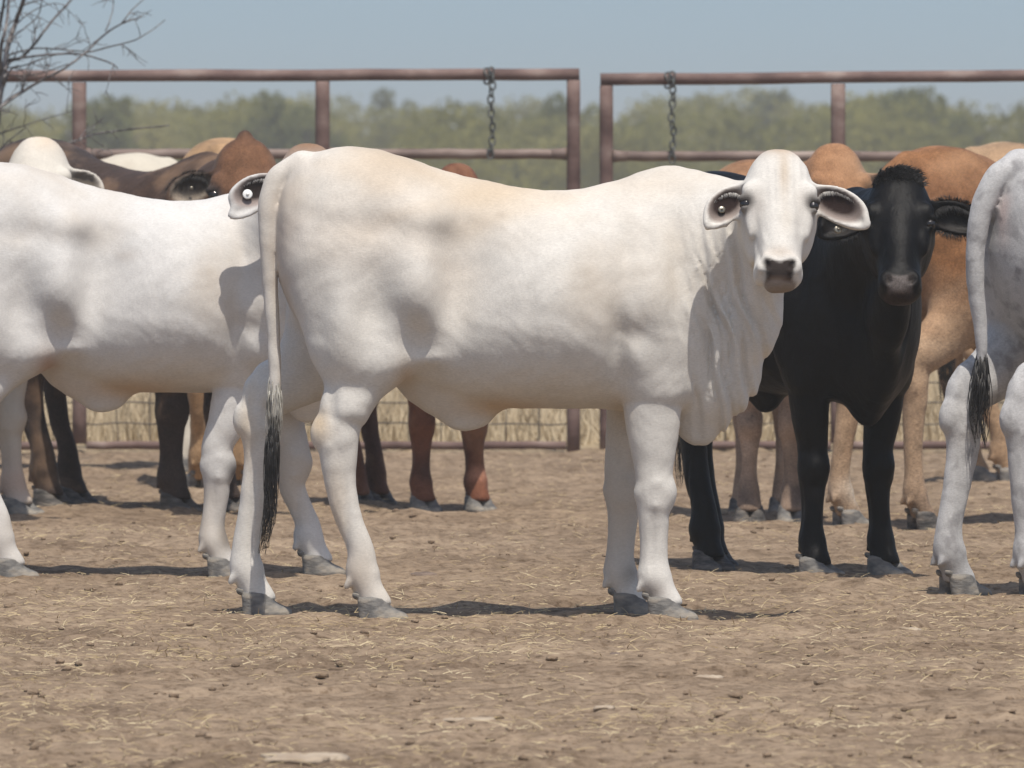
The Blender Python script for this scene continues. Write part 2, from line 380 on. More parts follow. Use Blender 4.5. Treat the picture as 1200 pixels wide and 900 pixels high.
def smooth_interp(x, xp, fp):
    """monotone-ish cubic (Catmull-Rom with uneven knots)"""
    xp = np.array(xp, float); fp = np.array(fp, float); m_ = np.gradient(fp, xp)
    x = np.clip(x, xp[0], xp[-1]); i = np.clip(np.searchsorted(xp, x) - 1, 0, len(xp) - 2)
    hh = xp[i + 1] - xp[i]; t = (x - xp[i]) / hh
    return ((2 * t ** 3 - 3 * t ** 2 + 1) * fp[i] + (t ** 3 - 2 * t ** 2 + t) * hh * m_[i] + (-2 * t ** 3 + 3 * t ** 2) * fp[i + 1] + (t ** 3 - t ** 2) * hh * m_[i + 1])

# trunk sections: x, top, bottom, half width, height of the widest point, exponent above
TR = np.array([
    (-.02, 1.17, 1.02, .045, 1.09, 2.0), (.00, 1.235, .95, .095, 1.08, 2.1), (.04, 1.30, .86, .150, 1.06, 2.2), (.10, 1.336, .78, .195, 1.04, 2.3),
    (.245, 1.352, .70, .235, 1.00, 2.3), (.35, 1.325, .67, .242, .99, 2.2), (.466, 1.287, .635, .238, .93, 1.85),
    (.614, 1.25, .605, .276, .87, 1.85), (.76, 1.229, .60, .308, .88, 2.0), (.86, 1.233, .60, .30, .88, 1.9),
    (.958, 1.255, .595, .28, .88, 1.8), (1.056, 1.285, .58, .25, .87, 1.65), (1.142, 1.297, .57, .225, .87, 1.6),
    (1.22, 1.268, .57, .19, .88, 1.7), (1.30, 1.21, .60, .15, .90, 1.9), (1.36, 1.14, .66, .10, .92, 2.0), (1.40, 1.06, .76, .05, .92, 2.0)])

def head_frame(heading, tilt, roll=0):
    h_ = np.array([math.cos(heading), math.sin(heading), 0]); z = np.array([0, 0, 1.0])
    a = h_ * math.sin(tilt) - z * math.cos(tilt); f = h_ * math.cos(tilt) + z * math.sin(tilt)
    sd = np.cross(f, a)                                  # towards image right when the face looks at the camera
    if roll:
        c, s_ = math.cos(roll), math.sin(roll); a, sd = a * c + sd * s_, sd * c - a * s_
    return a, f, sd
HT = np.array([  # t, half width, half depth, front offset
    (0, .030, .03, -.055), (.012, .052, .055, -.035), (.04, .076, .085, -.015), (.09, .096, .105, .0), (.15, .108, .118, .005), (.21, .110, .122, .006),
    (.27, .092, .115, .0), (.32, .074, .095, -.004), (.38, .066, .075, -.006), (.43, .067, .066, -.002), (.47, .065, .056, -.003), (.492, .052, .042, -.014), (.505, .036, .028, -.028), (.512, .02, .012, -.04)])
def put_head(G, P, fr, sc=1, ears=None, poll=.0):
    a, f, sd = fr; P = np.array(P, float)
    LS = .93
    pt = lambda t, u, v: P + (a * t * LS + sd * u + f * v) * sc
    cs = [pt(t, u, v) for t in (-.03, .52) for u in (-.16, .16) for v in (-.3, .05)]
    sl_, X, Y, Z = G.box(np.min(cs, 0) - .03, np.max(cs, 0) + .03)
    if sl_ is not None:
        X = X - P[0]; Y = Y - P[1]; Z = Z - P[2]
        t = (X * a[0] + Y * a[1] + Z * a[2]) / sc / LS; u = (X * sd[0] + Y * sd[1] + Z * sd[2]) / sc; v = (X * f[0] + Y * f[1] + Z * f[2]) / sc
        w = smooth_interp(t, HT[:, 0], HT[:, 1]); hd = smooth_interp(t, HT[:, 0], HT[:, 2]); fo = smooth_interp(t, HT[:, 0], HT[:, 3])
        vc = fo - hd; p = 2.35
        q = (np.abs(u / w) ** p + np.abs((v - vc) / hd) ** p) ** (1 / p)
        d = (q - 1) * np.minimum(w, hd) * .9
        d = np.maximum(d, np.maximum(-t, t - .512) - .0)
        G.mix(sl_, (d * sc).astype(np.float32), .03, 'add')
    B = [sd, a, f]
    for s_ in (-1, 1):
        G.ell(pt(.180, .086 * s_, -.022), np.array((.021, .028, .020)) * sc, .025, 'add', B)     # brow
        G.ell(pt(.265, .078 * s_, -.050), np.array((.014, .055, .022)) * sc, .03, 'add', B)      # cheek bone
        G.ell(pt(.221, .108 * s_, -.030), np.array((.016, .017, .020)) * sc, .008, 'sub', B)     # socket
        G.ell(pt(.24, .060 * s_, -.15), np.array((.030, .085, .060)) * sc, .05, 'add', B)        # jaw
        G.ell(pt(.452, .038 * s_, -.014), np.array((.025, .030, .020)) * sc, .018, 'add', B)      # nostril wing
        G.ell(pt(.462, .035 * s_, .008), np.array((.0105, .017, .020)) * sc, .006, 'sub', [sd * .85 + a * .5 * s_, a * .85 - sd * .5 * s_, f])
    for s_ in (-1, 1):
        G.ell(pt(.206, .1035 * s_, -.031), np.array((.0155, .011, .020)) * sc, .006, 'add', B)   # upper lid
        G.ell(pt(.239, .098 * s_, -.033), np.array((.012, .007, .016)) * sc, .006, 'add', B)     # lower lid
    G.ell(pt(.30, 0, -.018), np.array((.035, .11, .022)) * sc, .03, 'add', B)                    # nose bridge
    G.ell(pt(.484, 0, -.054), np.array((.034, .014, .030)) * sc, .02, 'add', B)                  # lower lip, chin
    if poll: G.ell(pt(.01, 0, -.06), np.array((.026, .024 + poll, .035)) * sc, .02, 'add', B)
    info = {'pt': pt, 'fr': fr, 'ears': []}
    for s_, spec in (ears or {}).items():
        # spec: direction u (length), opening normal n, (half length, half width, depth)
        U = np.array(spec['u'], float); U /= np.linalg.norm(U); Nn = np.array(spec['n'], float); Nn -= U * (Nn @ U); Nn /= np.linalg.norm(Nn)
        Vv = np.cross(Nn, U); L_, Wd = spec.get('l', .085) * sc, spec.get('w', .06) * sc
        root = pt(.148, .100 * s_, -.07) if 'root' not in spec else np.array(spec['root'])
        c = root + U * (L_ * .85); BB = [U, Vv, Nn]; fz = np.array((0, 0, 1.0))
        G.seg(pt(.148, .07 * s_, -.08), .03 * sc, root + U * .02, (.026 * sc,) * 3, .03)
        G.ell(c - Nn * .006, (L_, Wd, .030 * sc), .018, 'add', BB)
        dn = spec.get('droop', .35); sg = -1 if (Vv @ fz) > 0 else 1
        tc_ = c + U * (L_ * .62) + Vv * (sg * Wd * dn); G.ell(tc_ - Nn * .002, (L_ * .60, Wd * .50, .016 * sc), .022, 'add', BB)    # drooping tip
        G.ell(c + Nn * .017 - U * .006, (L_ * .90, Wd * .88, .032 * sc), .012, 'sub', BB)
        G.ell(tc_ - U * (L_ * .1) + Nn * .020, (L_ * .50, Wd * .36, .024 * sc), .012, 'sub', BB)
        info['ears'].append((c, U, Vv, Nn, L_, Wd))
    return info

# hoof (two claws) built once
def build_hoof():
    G = Grid((-.09, -.08, -.02), (.12, .08, .11), .003)
    for s_ in (-1, 1):
        G.seg((.012, .030 * s_, .004), (.062, .030, .03), (-.012, .026 * s_, .062), (.040, .026, .024), .006)
        G.ell((.055, .026 * s_, .0), (.040, .024, .030), .02)
        G.ell((-.055, .022 * s_, .085), (.013, .011, .016), .008)
    sl_, X, Y, Z = G.box((-1, -1, -1), (1, 1, 1))
    G.A = np.maximum(G.A, -Z - .012 + 0 * X + 0 * Y)
    G.A = np.maximum(G.A, Z - .078 - .25 * X * -1 + 0 * Y - .012 * 0)
    return G.mesh()
HOOF = build_hoof()
def ear_hair(root, ear, mat, seed=0, n_=1500, ln=.010, rim=True):
    """short fringe round the rim and in the cup of an ear"""
    c, U, Vv, Nn, L_, Wd = ear; rr = random.Random(seed); mb = MB()
    for i in range(n_):
        a = rr.uniform(0, 6.28); q = 1.0 if (i % 3 and rim) else rr.uniform(.3, .9)
        p = c + U * (math.cos(a) * L_ * q * .97) + Vv * (math.sin(a) * Wd * q * .97) - Nn * (.006 if q == 1.0 else .02)
        d = U * (math.cos(a) + rr.gauss(0, .35)) + Vv * (math.sin(a) + rr.gauss(0, .35)) + Nn * rr.uniform(.0, .9); d /= np.linalg.norm(d)
        if q != 1.0:
            p = c + U * (math.cos(a) * L_ * .75) + Vv * (abs(math.sin(a)) * Wd * .8 * (1 if Vv[2] > 0 else -1)) - Nn * .010
            d = Nn * .5 + U * .3 + np.array((0, 0, -.9)) * rr.uniform(.4, 1); d /= np.linalg.norm(d)
        l_ = ln * rr.uniform(.5, 1.2) * (1 if q == 1.0 else 1.7); p = Vector(p); d = Vector(d)
        mb.tube([p, p + d * l_ * .6, p + d * l_ + Vector((0, 0, -.004))], [.0010, .0008, .0003], 3)
    return mb.build('ear_hair', mat, root)
def mk_mesh_data(name, VF, mat):
    o = np_mesh(name, VF[0], VF[1], mat); me = o.data; bpy.data.objects.remove(o); return me
HOOF_ME = {k: mk_mesh_data('hoof', HOOF, M[k]) for k in ('hoof', 'hoof_dark')}

def limb(G, pts, k=.02, n_=44):
    """smooth tapered limb through (position, rx, ry) stations"""
    P_ = np.array([p[0] for p in pts], float); Rr = np.array([p[1:] for p in pts], float)
    u = np.concatenate([[0], np.cumsum(np.linalg.norm(np.diff(P_, axis=0), axis=1))]); us = np.linspace(0, u[-1], n_)
    C_ = np.stack([smooth_interp(us, u, P_[:, k_]) for k_ in range(3)], 1); Q = np.stack([smooth_interp(us, u, Rr[:, k_]) for k_ in range(2)], 1)
    for i in range(n_ - 1):
        G.seg(C_[i], (Q[i, 0], Q[i, 1], min(Q[i]) * .9), C_[i + 1], (Q[i + 1, 0], Q[i + 1, 1], min(Q[i + 1]) * .9), k if i == 0 else .004)
def dewclaws(G, x, y, z, t):
    for q in (.019, -.019): G.seg((x + .006, y + q, z + .008), .011 * t, (x - .001, y + q, z - .006), .009 * t, .010)
def hind_leg(G, L_):
    s_ = L_['s']; hx, hy = L_['toe']; kx = L_.get('hock', hx - .15); kz = L_.get('hz', .50); ky = L_.get('hky', hy * .9 + s_ * .01)
    tk = L_.get('thick', 1); tx = L_.get('thx', .23)
    G.seg((.19, s_ * .115, 1.02), (.17, .105, .20), (tx, s_ * .145, .80), (.155, .085, .14), .06)
    G.seg((tx + .02, s_ * .15, .78), (.135, .08, .12), (kx + .045, ky, kz + .11), (.062, .045, .08), .05)
    fx, fy = hx - .055, hy
    limb(G, [((kx + .045, ky, kz + .12), .064, .046), ((kx + .022, ky, kz + .02), .058 * tk, .043), ((kx + .022, ky, kz - .06), .050 * tk, .038), ((kx * .55 + fx * .45 + .008, (ky + fy) / 2, .30), .040 * tk, .032 * tk),
             ((fx + .002, fy, .185), .040 * tk, .034 * tk), ((fx + .004, fy, .130), .047 * tk, .042 * tk), ((hx - .030, hy, .080), .042 * tk, .042), ((hx - .012, hy, .045), .046 * tk, .046)], .045)
    G.ell((kx - .036, ky, kz + .035), (.021, .020, .040), .030)                                     # point of hock
    G.seg((kx - .026, ky, kz + .03), (.014, .016, .02), (kx + .03, ky, kz + .17), (.020, .018, .02), .035)   # tendon
    for q in (-1, 1):
        G.bump((kx + .004, ky + q * .04, kz + .12), (.018, .035, .05), -.014)                       # hollow before the tendon
        G.bump((kx + .035, ky + q * .03, kz + .01), (.018, .03, .022), .007); G.bump((kx - .004, ky + q * .04, kz - .005), (.014, .03, .02), .005)
        G.bump(((kx + fx) / 2 + .004, (ky + fy) / 2 + q * .035, .29), (.0095, .025, .11), -.006)    # groove between bone and tendon
    G.bump((kx + .062, ky, kz - .03), (.02, .04, .03), .005); G.bump((fx + .045, fy, .135), (.018, .04, .018), .005)
    G.bump((kx + .06, ky, kz + .06), (.025, .04, .022), -.008)
    dewclaws(G, fx - .040 * tk, fy, .100, 1)
def fore_leg(G, L_):
    s_ = L_['s']; hx, hy = L_['toe']; kx = L_.get('knee', hx - .05); kz = .355; ky = L_.get('ky', hy * .95)
    tk = L_.get('thick', 1)
    ex = L_.get('elbow', 1.065); ey = L_.get('ey', .15)
    G.seg((ex + .035, s_ * .155, .90), (.115, .075, .17), (ex + .01, s_ * ey, .68), (.098, .070, .10), .05)
    fx, fy = hx - .045, hy
    limb(G, [((ex, s_ * ey, .68), .092, .066), ((ex * .5 + kx * .5, (s_ * ey + ky) / 2, .52), .072 * tk, .056), ((kx, ky, kz + .06), .053 * tk, .048 * tk), ((kx + .004, ky, kz), .055 * tk, .052 * tk), ((kx, ky, kz - .07), .044 * tk, .040 * tk),
             ((kx * .4 + fx * .6, (ky + fy) / 2, .21), .039 * tk, .034 * tk), ((fx, fy, .160), .041 * tk, .037 * tk), ((fx + .002, fy, .120), .049 * tk, .045 * tk), ((hx - .024, hy, .075), .043 * tk, .044), ((hx - .010, hy, .045), .047 * tk, .048)], .04)
    G.bump((kx + .050, ky, kz + .012), (.022, .04, .028), .010); G.bump((kx + .046, ky, kz - .055), (.02, .04, .018), -.005)
    G.bump((kx - .050, ky, kz + .004), (.016, .03, .022), .008)                                     # bone at the back of the knee
    for q in (-1, 1):
        G.bump((kx * .6 + fx * .4 - .004, (ky + fy) / 2 + q * .035, .23), (.0095, .025, .08), -.006)
        G.bump((kx + .012, ky + q * .05, kz + .035), (.018, .03, .016), .004); G.bump((kx + .006, ky + q * .05, kz - .03), (.018, .03, .014), .004)
    dewclaws(G, fx - .042 * tk, fy, .090, 1)

def strands(name, mat, parent, roots, path, n_, spread, rad, wav=.01, seed=0, tip=.4):
    """hair tuft: strands follow a centre path, fanning out"""
    rr = random.Random(seed); mb = MB(); path = [Vector(p) for p in path]
    for i in range(n_):
        a = rr.uniform(0, 6.28); q = rr.uniform(0, 1) ** .6; ln = rr.uniform(.55, 1); ph = rr.uniform(0, 6.28)
        off = Vector((math.cos(a), math.sin(a), 0)) * q
        pts = []; m_ = 7
        st = rr.uniform(0, .35)
        for k in range(m_):
            t = st + (ln - st) * k / (m_ - 1); u = t * (len(path) - 1); j_ = min(int(u), len(path) - 2); p = path[j_].lerp(path[j_ + 1], u - j_)
            sp = spread * (math.sin(math.pi * min(1, t * .95 + .05)) ** .7 * (1 - .3 * t) + tip * t) 
            pts.append(p + off * sp + Vector((math.sin(ph + t * 7), math.cos(ph * 1.7 + t * 6), 0)) * wav * t)
        mb.tube(pts, [rad * (1 - .75 * k / (m_ - 1)) for k in range(m_)], 3)
    return mb.build(name, mat, parent)

def make_cow(label, origin, yaw, h, coat, coatmat, hind, fore, head=None, neck=None, dewlap=None, tail=None, tuft=None, scale=1.0,
             paint=(), extra=None, hoofmat='hoof', ear_paint=((.03, .019, .017), (.30, .235, .205)), legs_col=None, muzzle=((.034, .026, .023), (.13, .085, .06)), trunk=None, muscles=1.0, tags=()):
    root = empty('cow', origin, yaw); root.scale = (scale,) * 3
    tag(root, label, 'cow', 'cattle standing in the dusty yard')
    toloc = lambda w: np.array((Matrix.Rotation(-yaw, 3, 'Z') @ (Vector(w) - Vector(origin))) / scale)
    locd = lambda w: np.array(Matrix.Rotation(-yaw, 3, 'Z') @ Vector(w))
    pts = [(-.34, -.42, -.02), (1.5, .42, 1.42)]
    hi_ = None
    if head:
        P = toloc(head['P']); fr = tuple(locd(v) for v in head['fr']); pts += [tuple(P - .42), tuple(P + np.array((.42, .42, .06)))]
    if tail: pts += [tuple(np.array(p[0]) - .05) for p in tail] + [tuple(np.array(p[0]) + .05) for p in tail]
    pts = np.array(pts); lo = np.minimum(pts.min(0), (-.30, -.4, -.02)); hi = pts.max(0); lo[2] = -.02
    G = Grid(lo, hi, h)
    # trunk
    T = TR.copy() if trunk is None else trunk
    sl_, X, Y, Z = G.box((-.06, -.45, .3), (1.47, .45, 1.5))
    x1 = X[:, 0, 0]
    c_ = [smooth_interp(x1, T[:, 0], T[:, k])[:, None, None] for k in range(1, 6)]
    top, bot, w, zw, pu = c_
    up = Z > zw; hh = np.where(up, top - zw, zw - bot); p = np.where(up, pu, 2.15)
    q = (np.abs(Y / w) ** p + np.abs((Z - zw) / hh) ** p) ** (1 / p)
    d = (q - 1) * np.minimum(w, hh) * .85
    d = np.maximum(d, np.maximum(T[0, 0] - X, X - T[-1, 0]))
    G.mix(sl_, d.astype(np.float32), .001, 'add')
    # hip bones, pin bones, flap
    for s_ in (-1, 1):
        G.bump((.03, s_ * .10, 1.17), (.045, .05, .06), .016 * muscles)
        G.bump((.44, s_ * .20, 1.155), (.075, .10, .06), .034 * muscles)
        G.bump((.53, s_ * .25, 1.03), (.075, .12, .16), -.052 * muscles)
        G.bump((.50, s_ * .27, .93), (.045, .11, .12), -.038 * muscles)
        G.bump((.24, s_ * .22, 1.12), (.12, .10, .05), -.022 * muscles)
    for L_ in hind: hind_leg(G, L_)
    for L_ in fore: fore_leg(G, L_)
    G.seg((.42, 0, .66), (.06, .05, .05), (.53, 0, .585), (.075, .034, .050), .07)
    for s_ in (-1, 1):
        G.bump((.395, s_ * .23, .95), (.065, .10, .11), .046 * muscles)
        G.bump((.27, s_ * .26, .90), (.045, .09, .15), -.026 * muscles)
        G.bump((.17, s_ * .24, .84), (.05, .08, .13), .022 * muscles)
        G.bump((.30, s_ * .22, .72), (.06, .08, .05), .012 * muscles); G.bump((.20, s_ * .20, .66), (.05, .08, .05), -.010 * muscles)
        G.bump((.385, s_ * .21, .81), (.06, .09, .07), -.013 * muscles)
        G.bump((.43, s_ * .24, .74), (.05, .08, .03), .014 * muscles)
        G.bump((.965, s_ * .27, .78), (.028, .09, .14), -.028 * muscles)                       # crease behind the shoulder
        G.bump((1.06, s_ * .24, .93), (.06, .10, .12), .022 * muscles); G.bump((1.09, s_ * .22, 1.12), (.03, .08, .10), .010 * muscles)
        G.bump((1.14, s_ * .20, 1.00), (.03, .08, .12), -.014 * muscles); G.bump((1.02, s_ * .22, .82), (.05, .08, .04), -.010 * muscles)
        G.bump((.99, s_ * .25, 1.08), (.022, .10, .10), -.008 * muscles)
        G.bump((1.03, s_ * .22, .74), (.05, .08, .05), .012 * muscles)
        for rx_ in (.68, .75, .82): G.bump((rx_, s_ * .30, .86), (.018, .06, .12), .0022 * muscles)
    if neck: G.chain(neck, .09)
    if dewlap: G.chain(dewlap, .05)
    if head: hi_ = put_head(G, P, fr, head.get('sc', 1), {k: {**v, 'u': locd(v['u']), 'n': locd(v['n'])} for k, v in head.get('ears', {}).items()}, head.get('poll', 0))
    if tail:
        limb(G, [(p0, r0, r0) for p0, r0 in tail], .04, 60)
    if extra: extra(G)
    # slight unevenness of hide
    sl_, X, Y, Z = G.box((-9, -9, .3), (9, 9, 9))
    G.A[sl_] += .45 * (.0022 * np.sin(X * 31 + 3 * np.sin(Z * 17 + Y * 6)) * np.sin(Z * 27 + 2 * np.sin(X * 13)) + .0012 * np.sin(X * 71 + 4 * np.sin(Z * 23)) * np.sin(Z * 59 + 2 * np.sin(X * 37)))
    # cut below the coronets so that the hooves carry the leg
    sl_, X, Y, Z = G.box((-9, -9, -9), (9, 9, .2))
    G.A[sl_] = np.maximum(G.A[sl_], .040 - Z + 0 * X + 0 * Y)
    V, Fc = G.mesh()
    # coat colour per vertex
    col = np.tile(np.array(coat, float), (len(V), 1))
    def blend(mask, c):
        col[:] = col * (1 - mask[:, None]) + np.array(c)[None] * mask[:, None]
    nzv = .5 + .5 * np.sin(V[:, 0] * 23 + 2 * np.sin(V[:, 2] * 19)) * np.sin(V[:, 2] * 29 + V[:, 1] * 17)
    if legs_col:
        blend(np.clip((legs_col[1] - V[:, 2]) / legs_col[2] + .35 * (nzv - .5), 0, 1) * legs_col[3], legs_col[0])
    for (c, r, cc, st) in paint:
        r = np.array(r if hasattr(r, '__len__') else (r,) * 3, float)
        d2 = (((V - np.array(c)) / r) ** 2).sum(1)
        blend(np.exp(-d2 * (1 + .6 * (nzv - .5))) * st, cc)
    if hi_:
        pt = hi_['pt']; a, f, sd = fr; sc = head.get('sc', 1)
        Q = (V - P) / sc; t = Q @ a / .93; u = Q @ sd; v = Q @ f
        inh = (np.abs(u) < .17) & (t > -.05) & (t < .55) & (v > -.3) & (v < .08)
        for (tt, uu, vv, rt, ru, rv, cc, st) in head.get('paint', ()):
            blend(np.exp(-(((t - tt) / rt) ** 2 + ((u - uu) / ru) ** 2 + ((v - vv) / rv) ** 2)) * st * inh, cc)
        pad = np.clip((.045 - .15 * np.maximum(t - .47, 0) - np.abs(u)) / .008, 0, 1) * np.clip((t - .443 + .1 * np.abs(u)) / .010, 0, 1) * np.clip((.505 - t) / .006, 0, 1) * np.clip((v + .055) / .02, 0, 1) * inh
        blend(pad, muzzle[0])
        lip = np.clip((t - .490) / .010, 0, 1) * np.clip((.07 - np.abs(u)) / .02, 0, 1) * inh * (v > -.16)
        blend(lip * .75, muzzle[1])
        for s_ in (-1, 1):
            for (rr_, st) in ((.034, .95),):
                d2 = ((t - .218) / rr_) ** 2 + ((u - .102 * s_) / rr_) ** 2 + ((v + .03) / (rr_ * 1.1)) ** 2
                blend(np.exp(-d2 ** 2) * st * inh, head.get('eyecol', (.05, .045, .045)))
            d2 = ((t - .462) / .022) ** 2 + ((u - .035 * s_) / .013) ** 2
            blend(np.exp(-d2) * .9 * inh * (v > -.05), (.02, .015, .013))
        for (c, U, Vv, Nn, L_, Wd) in hi_['ears']:
            q_ = V - c; uu = q_ @ U / L_; vv = q_ @ Vv / Wd; nn = q_ @ Nn
            inner = np.clip(1.15 - (uu / .88) ** 2 - (vv / .86) ** 2, 0, 1) * np.clip((nn + .028) / .01, 0, 1) * (uu > -1.3) * (uu < 1.6) * (nn < .04)
            blend(np.clip(inner * 2.2, 0, 1) * .85, ear_paint[1])
            deep = np.exp(-(((uu + .10) / .62) ** 2 + ((vv * (1 if Vv @ np.array((0, 0, 1.0)) > 0 else -1) - .15) / .55) ** 2)) * (nn > -.035) * (nn < .03)
            blend(np.clip(deep * 2.2, 0, 1) * np.clip(inner * 3, 0, 1), ear_paint[0])
    body = np_mesh('body', V, Fc, coatmat, root, cols=np.clip(col, 0, 1))
    body.cycles.shadow_terminator_offset = .12; body.cycles.shadow_terminator_geometry_offset = .25
    # hooves
    for L_ in list(hind) + list(fore):
        o = bpy.data.objects.new('hoof', HOOF_ME[hoofmat if not L_.get('dark') else 'hoof_dark']); C.objects.link(o); o.parent = root
        o.location = (L_['toe'][0] - .012, L_['toe'][1], .0); o.rotation_euler = (0, 0, L_.get('turn', 0) * 1.0)
        o.scale = (1.0 * L_.get('thick', 1) ** .5, 1.02, .82)
    if hi_:
        for s_ in (-1, 1):
            c = hi_['pt'](.221, .0955 * s_, -.034)
            bpy_me = ico_mesh('eye', .0175 * head.get('sc', 1), M['eye'])
            o = bpy.data.objects.new('eye', bpy_me); C.objects.link(o); o.parent = root; o.location = tuple(c)
    if tuft: 
        for kw in (tuft if isinstance(tuft, list) else [tuft]):
            strands('tail_tuft', kw.get('mat', M['hair_black']), root, None, kw['path'], kw.get('n', 130), kw.get('spread', .03), kw.get('rad', .0016), kw.get('wav', .012), kw.get('seed', 1), kw.get('tip', .4))
    return root, hi_, toloc, locd, P if head else None
_ico = {}
def ico_mesh(name, r, mat):
    key = (name, round(r, 4))
    if key in _ico: return _ico[key]
    mb = MB(); n1, n2 = 10, 16
    for i in range(n1 + 1):
        th = math.pi * i / n1
        for j_ in range(n2):
            ph = 2 * math.pi * j_ / n2; mb.v.append(Vector((math.sin(th) * math.cos(ph), math.sin(th) * math.sin(ph), math.cos(th))) * r)
    for i in range(n1):
        for j_ in range(n2):
            k2 = (j_ + 1) % n2; mb.f.append((i * n2 + j_, (i + 1) * n2 + j_, (i + 1) * n2 + k2, i * n2 + k2))
    o = mb.build(name, mat); me = o.data; bpy.data.objects.remove(o); _ico[key] = me; return me
def ear_tag(root, loc, nrm, r, mat, L2=None):
    """round button tag with a raised centre"""
    nrm = Vector(nrm).normalized(); mb = MB(); p = Vector(loc)
    mb.tube([p - nrm * .004, p + nrm * .002, p + nrm * .0035], [r * .96, r, r * .8], 20)
    mb.tube([p + nrm * .0035, p + nrm * .008], [r * .35, r * .25], 12)
    return mb.build('ear_tag', mat, root)

hair_white = None
WHITE = (.62, .59, .54); TAN = (.50, .34, .21)
def side_legs(hx1, hx2, fx1, fx2): pass
hero_hind = [dict(s=-1, toe=(.285, -.17), hock=.145, hky=-.165, thick=.98), dict(s=1, toe=(-.055, .16), hock=-.085, hky=.16, hz=.53, thx=.16)]
hero_fore = [dict(s=-1, toe=(1.115, -.15), knee=1.07, ky=-.15, thick=1.0), dict(s=1, toe=(1.02, .13), knee=.985, ky=.14, elbow=1.03)]

# ------------------------------------------------------------------ THE HERD
# 1 the white cow in front
Y0 = 30.0
O = W(330, 722, Y0); O.z = 0
fr = head_frame(R(-90) + R(2), R(34), R(-2))
P = W(914, 163, Y0 - .30)
def folds(G):
    sl_, X, Y, Z = G.box((1.0, -.6, .45), (1.5, .2, 1.2))
    w1 = np.exp(-((X - 1.29) / .10) ** 2 - ((Z - .80) / .26) ** 2)
    ph = X + .20 * (Z - .8) + .010 * np.sin(Z * 13 + 1) + .006 * np.sin(Z * 29)
    fold = np.sin(2 * math.pi * ph / .052) + .55 * np.sin(2 * math.pi * ph / .031 + 1.3 + 2 * np.sin(Z * 8)) + .3 * np.sin(2 * math.pi * ph / .019 + 3 * np.sin(Z * 11))
    G.A[sl_] += w1 * .0100 * fold
    w2 = np.exp(-((X - 1.21) / .06) ** 2 - ((Z - 1.03) / .13) ** 2)
    ph2 = X + .30 * (Z - 1) + .006 * np.sin(Z * 31)
    G.A[sl_] += w2 * .0018 * (np.sin(2 * math.pi * ph2 / .030) + .7 * np.sin(2 * math.pi * ph2 / .019 + 2 * np.sin(Z * 17)))
    sl_, X, Y, Z = G.box((1.3, -.7, 1.1), (1.6, -.2, 1.4))
    G.A[sl_] += .0030 * np.exp(-((X - 1.445) / .055) ** 2 - ((Z - 1.25) / .07) ** 2) * np.sin(X * 2 * math.pi / .021 + 6 * Z)
neck = [((1.12, 0, 1.03), (.15, .14, .20)), ((1.24, -.05, 1.06), (.12, .12, .165)), ((1.37, -.15, 1.10), (.085, .10, .135)), ((1.425, -.23, 1.13), (.08, .09, .11))]
dew = [((1.390, -.20, 1.02), (.055, .07, .10)), ((1.345, -.15, .88), (.085, .055, .12)), ((1.27, -.10, .72), (.097, .050, .12)), ((1.20, -.05, .60), (.078, .042, .108))]
tail = [((.05, 0, 1.30), .040), ((-.005, -.01, 1.262), .038), ((-.03, -.02, 1.20), .034), ((-.037, -.03, 1.10), .027), ((-.032, -.03, .95), .021), ((-.022, -.03, .80), .0185), ((-.018, -.03, .66), .016), ((-.02, -.03, .56), .010)]
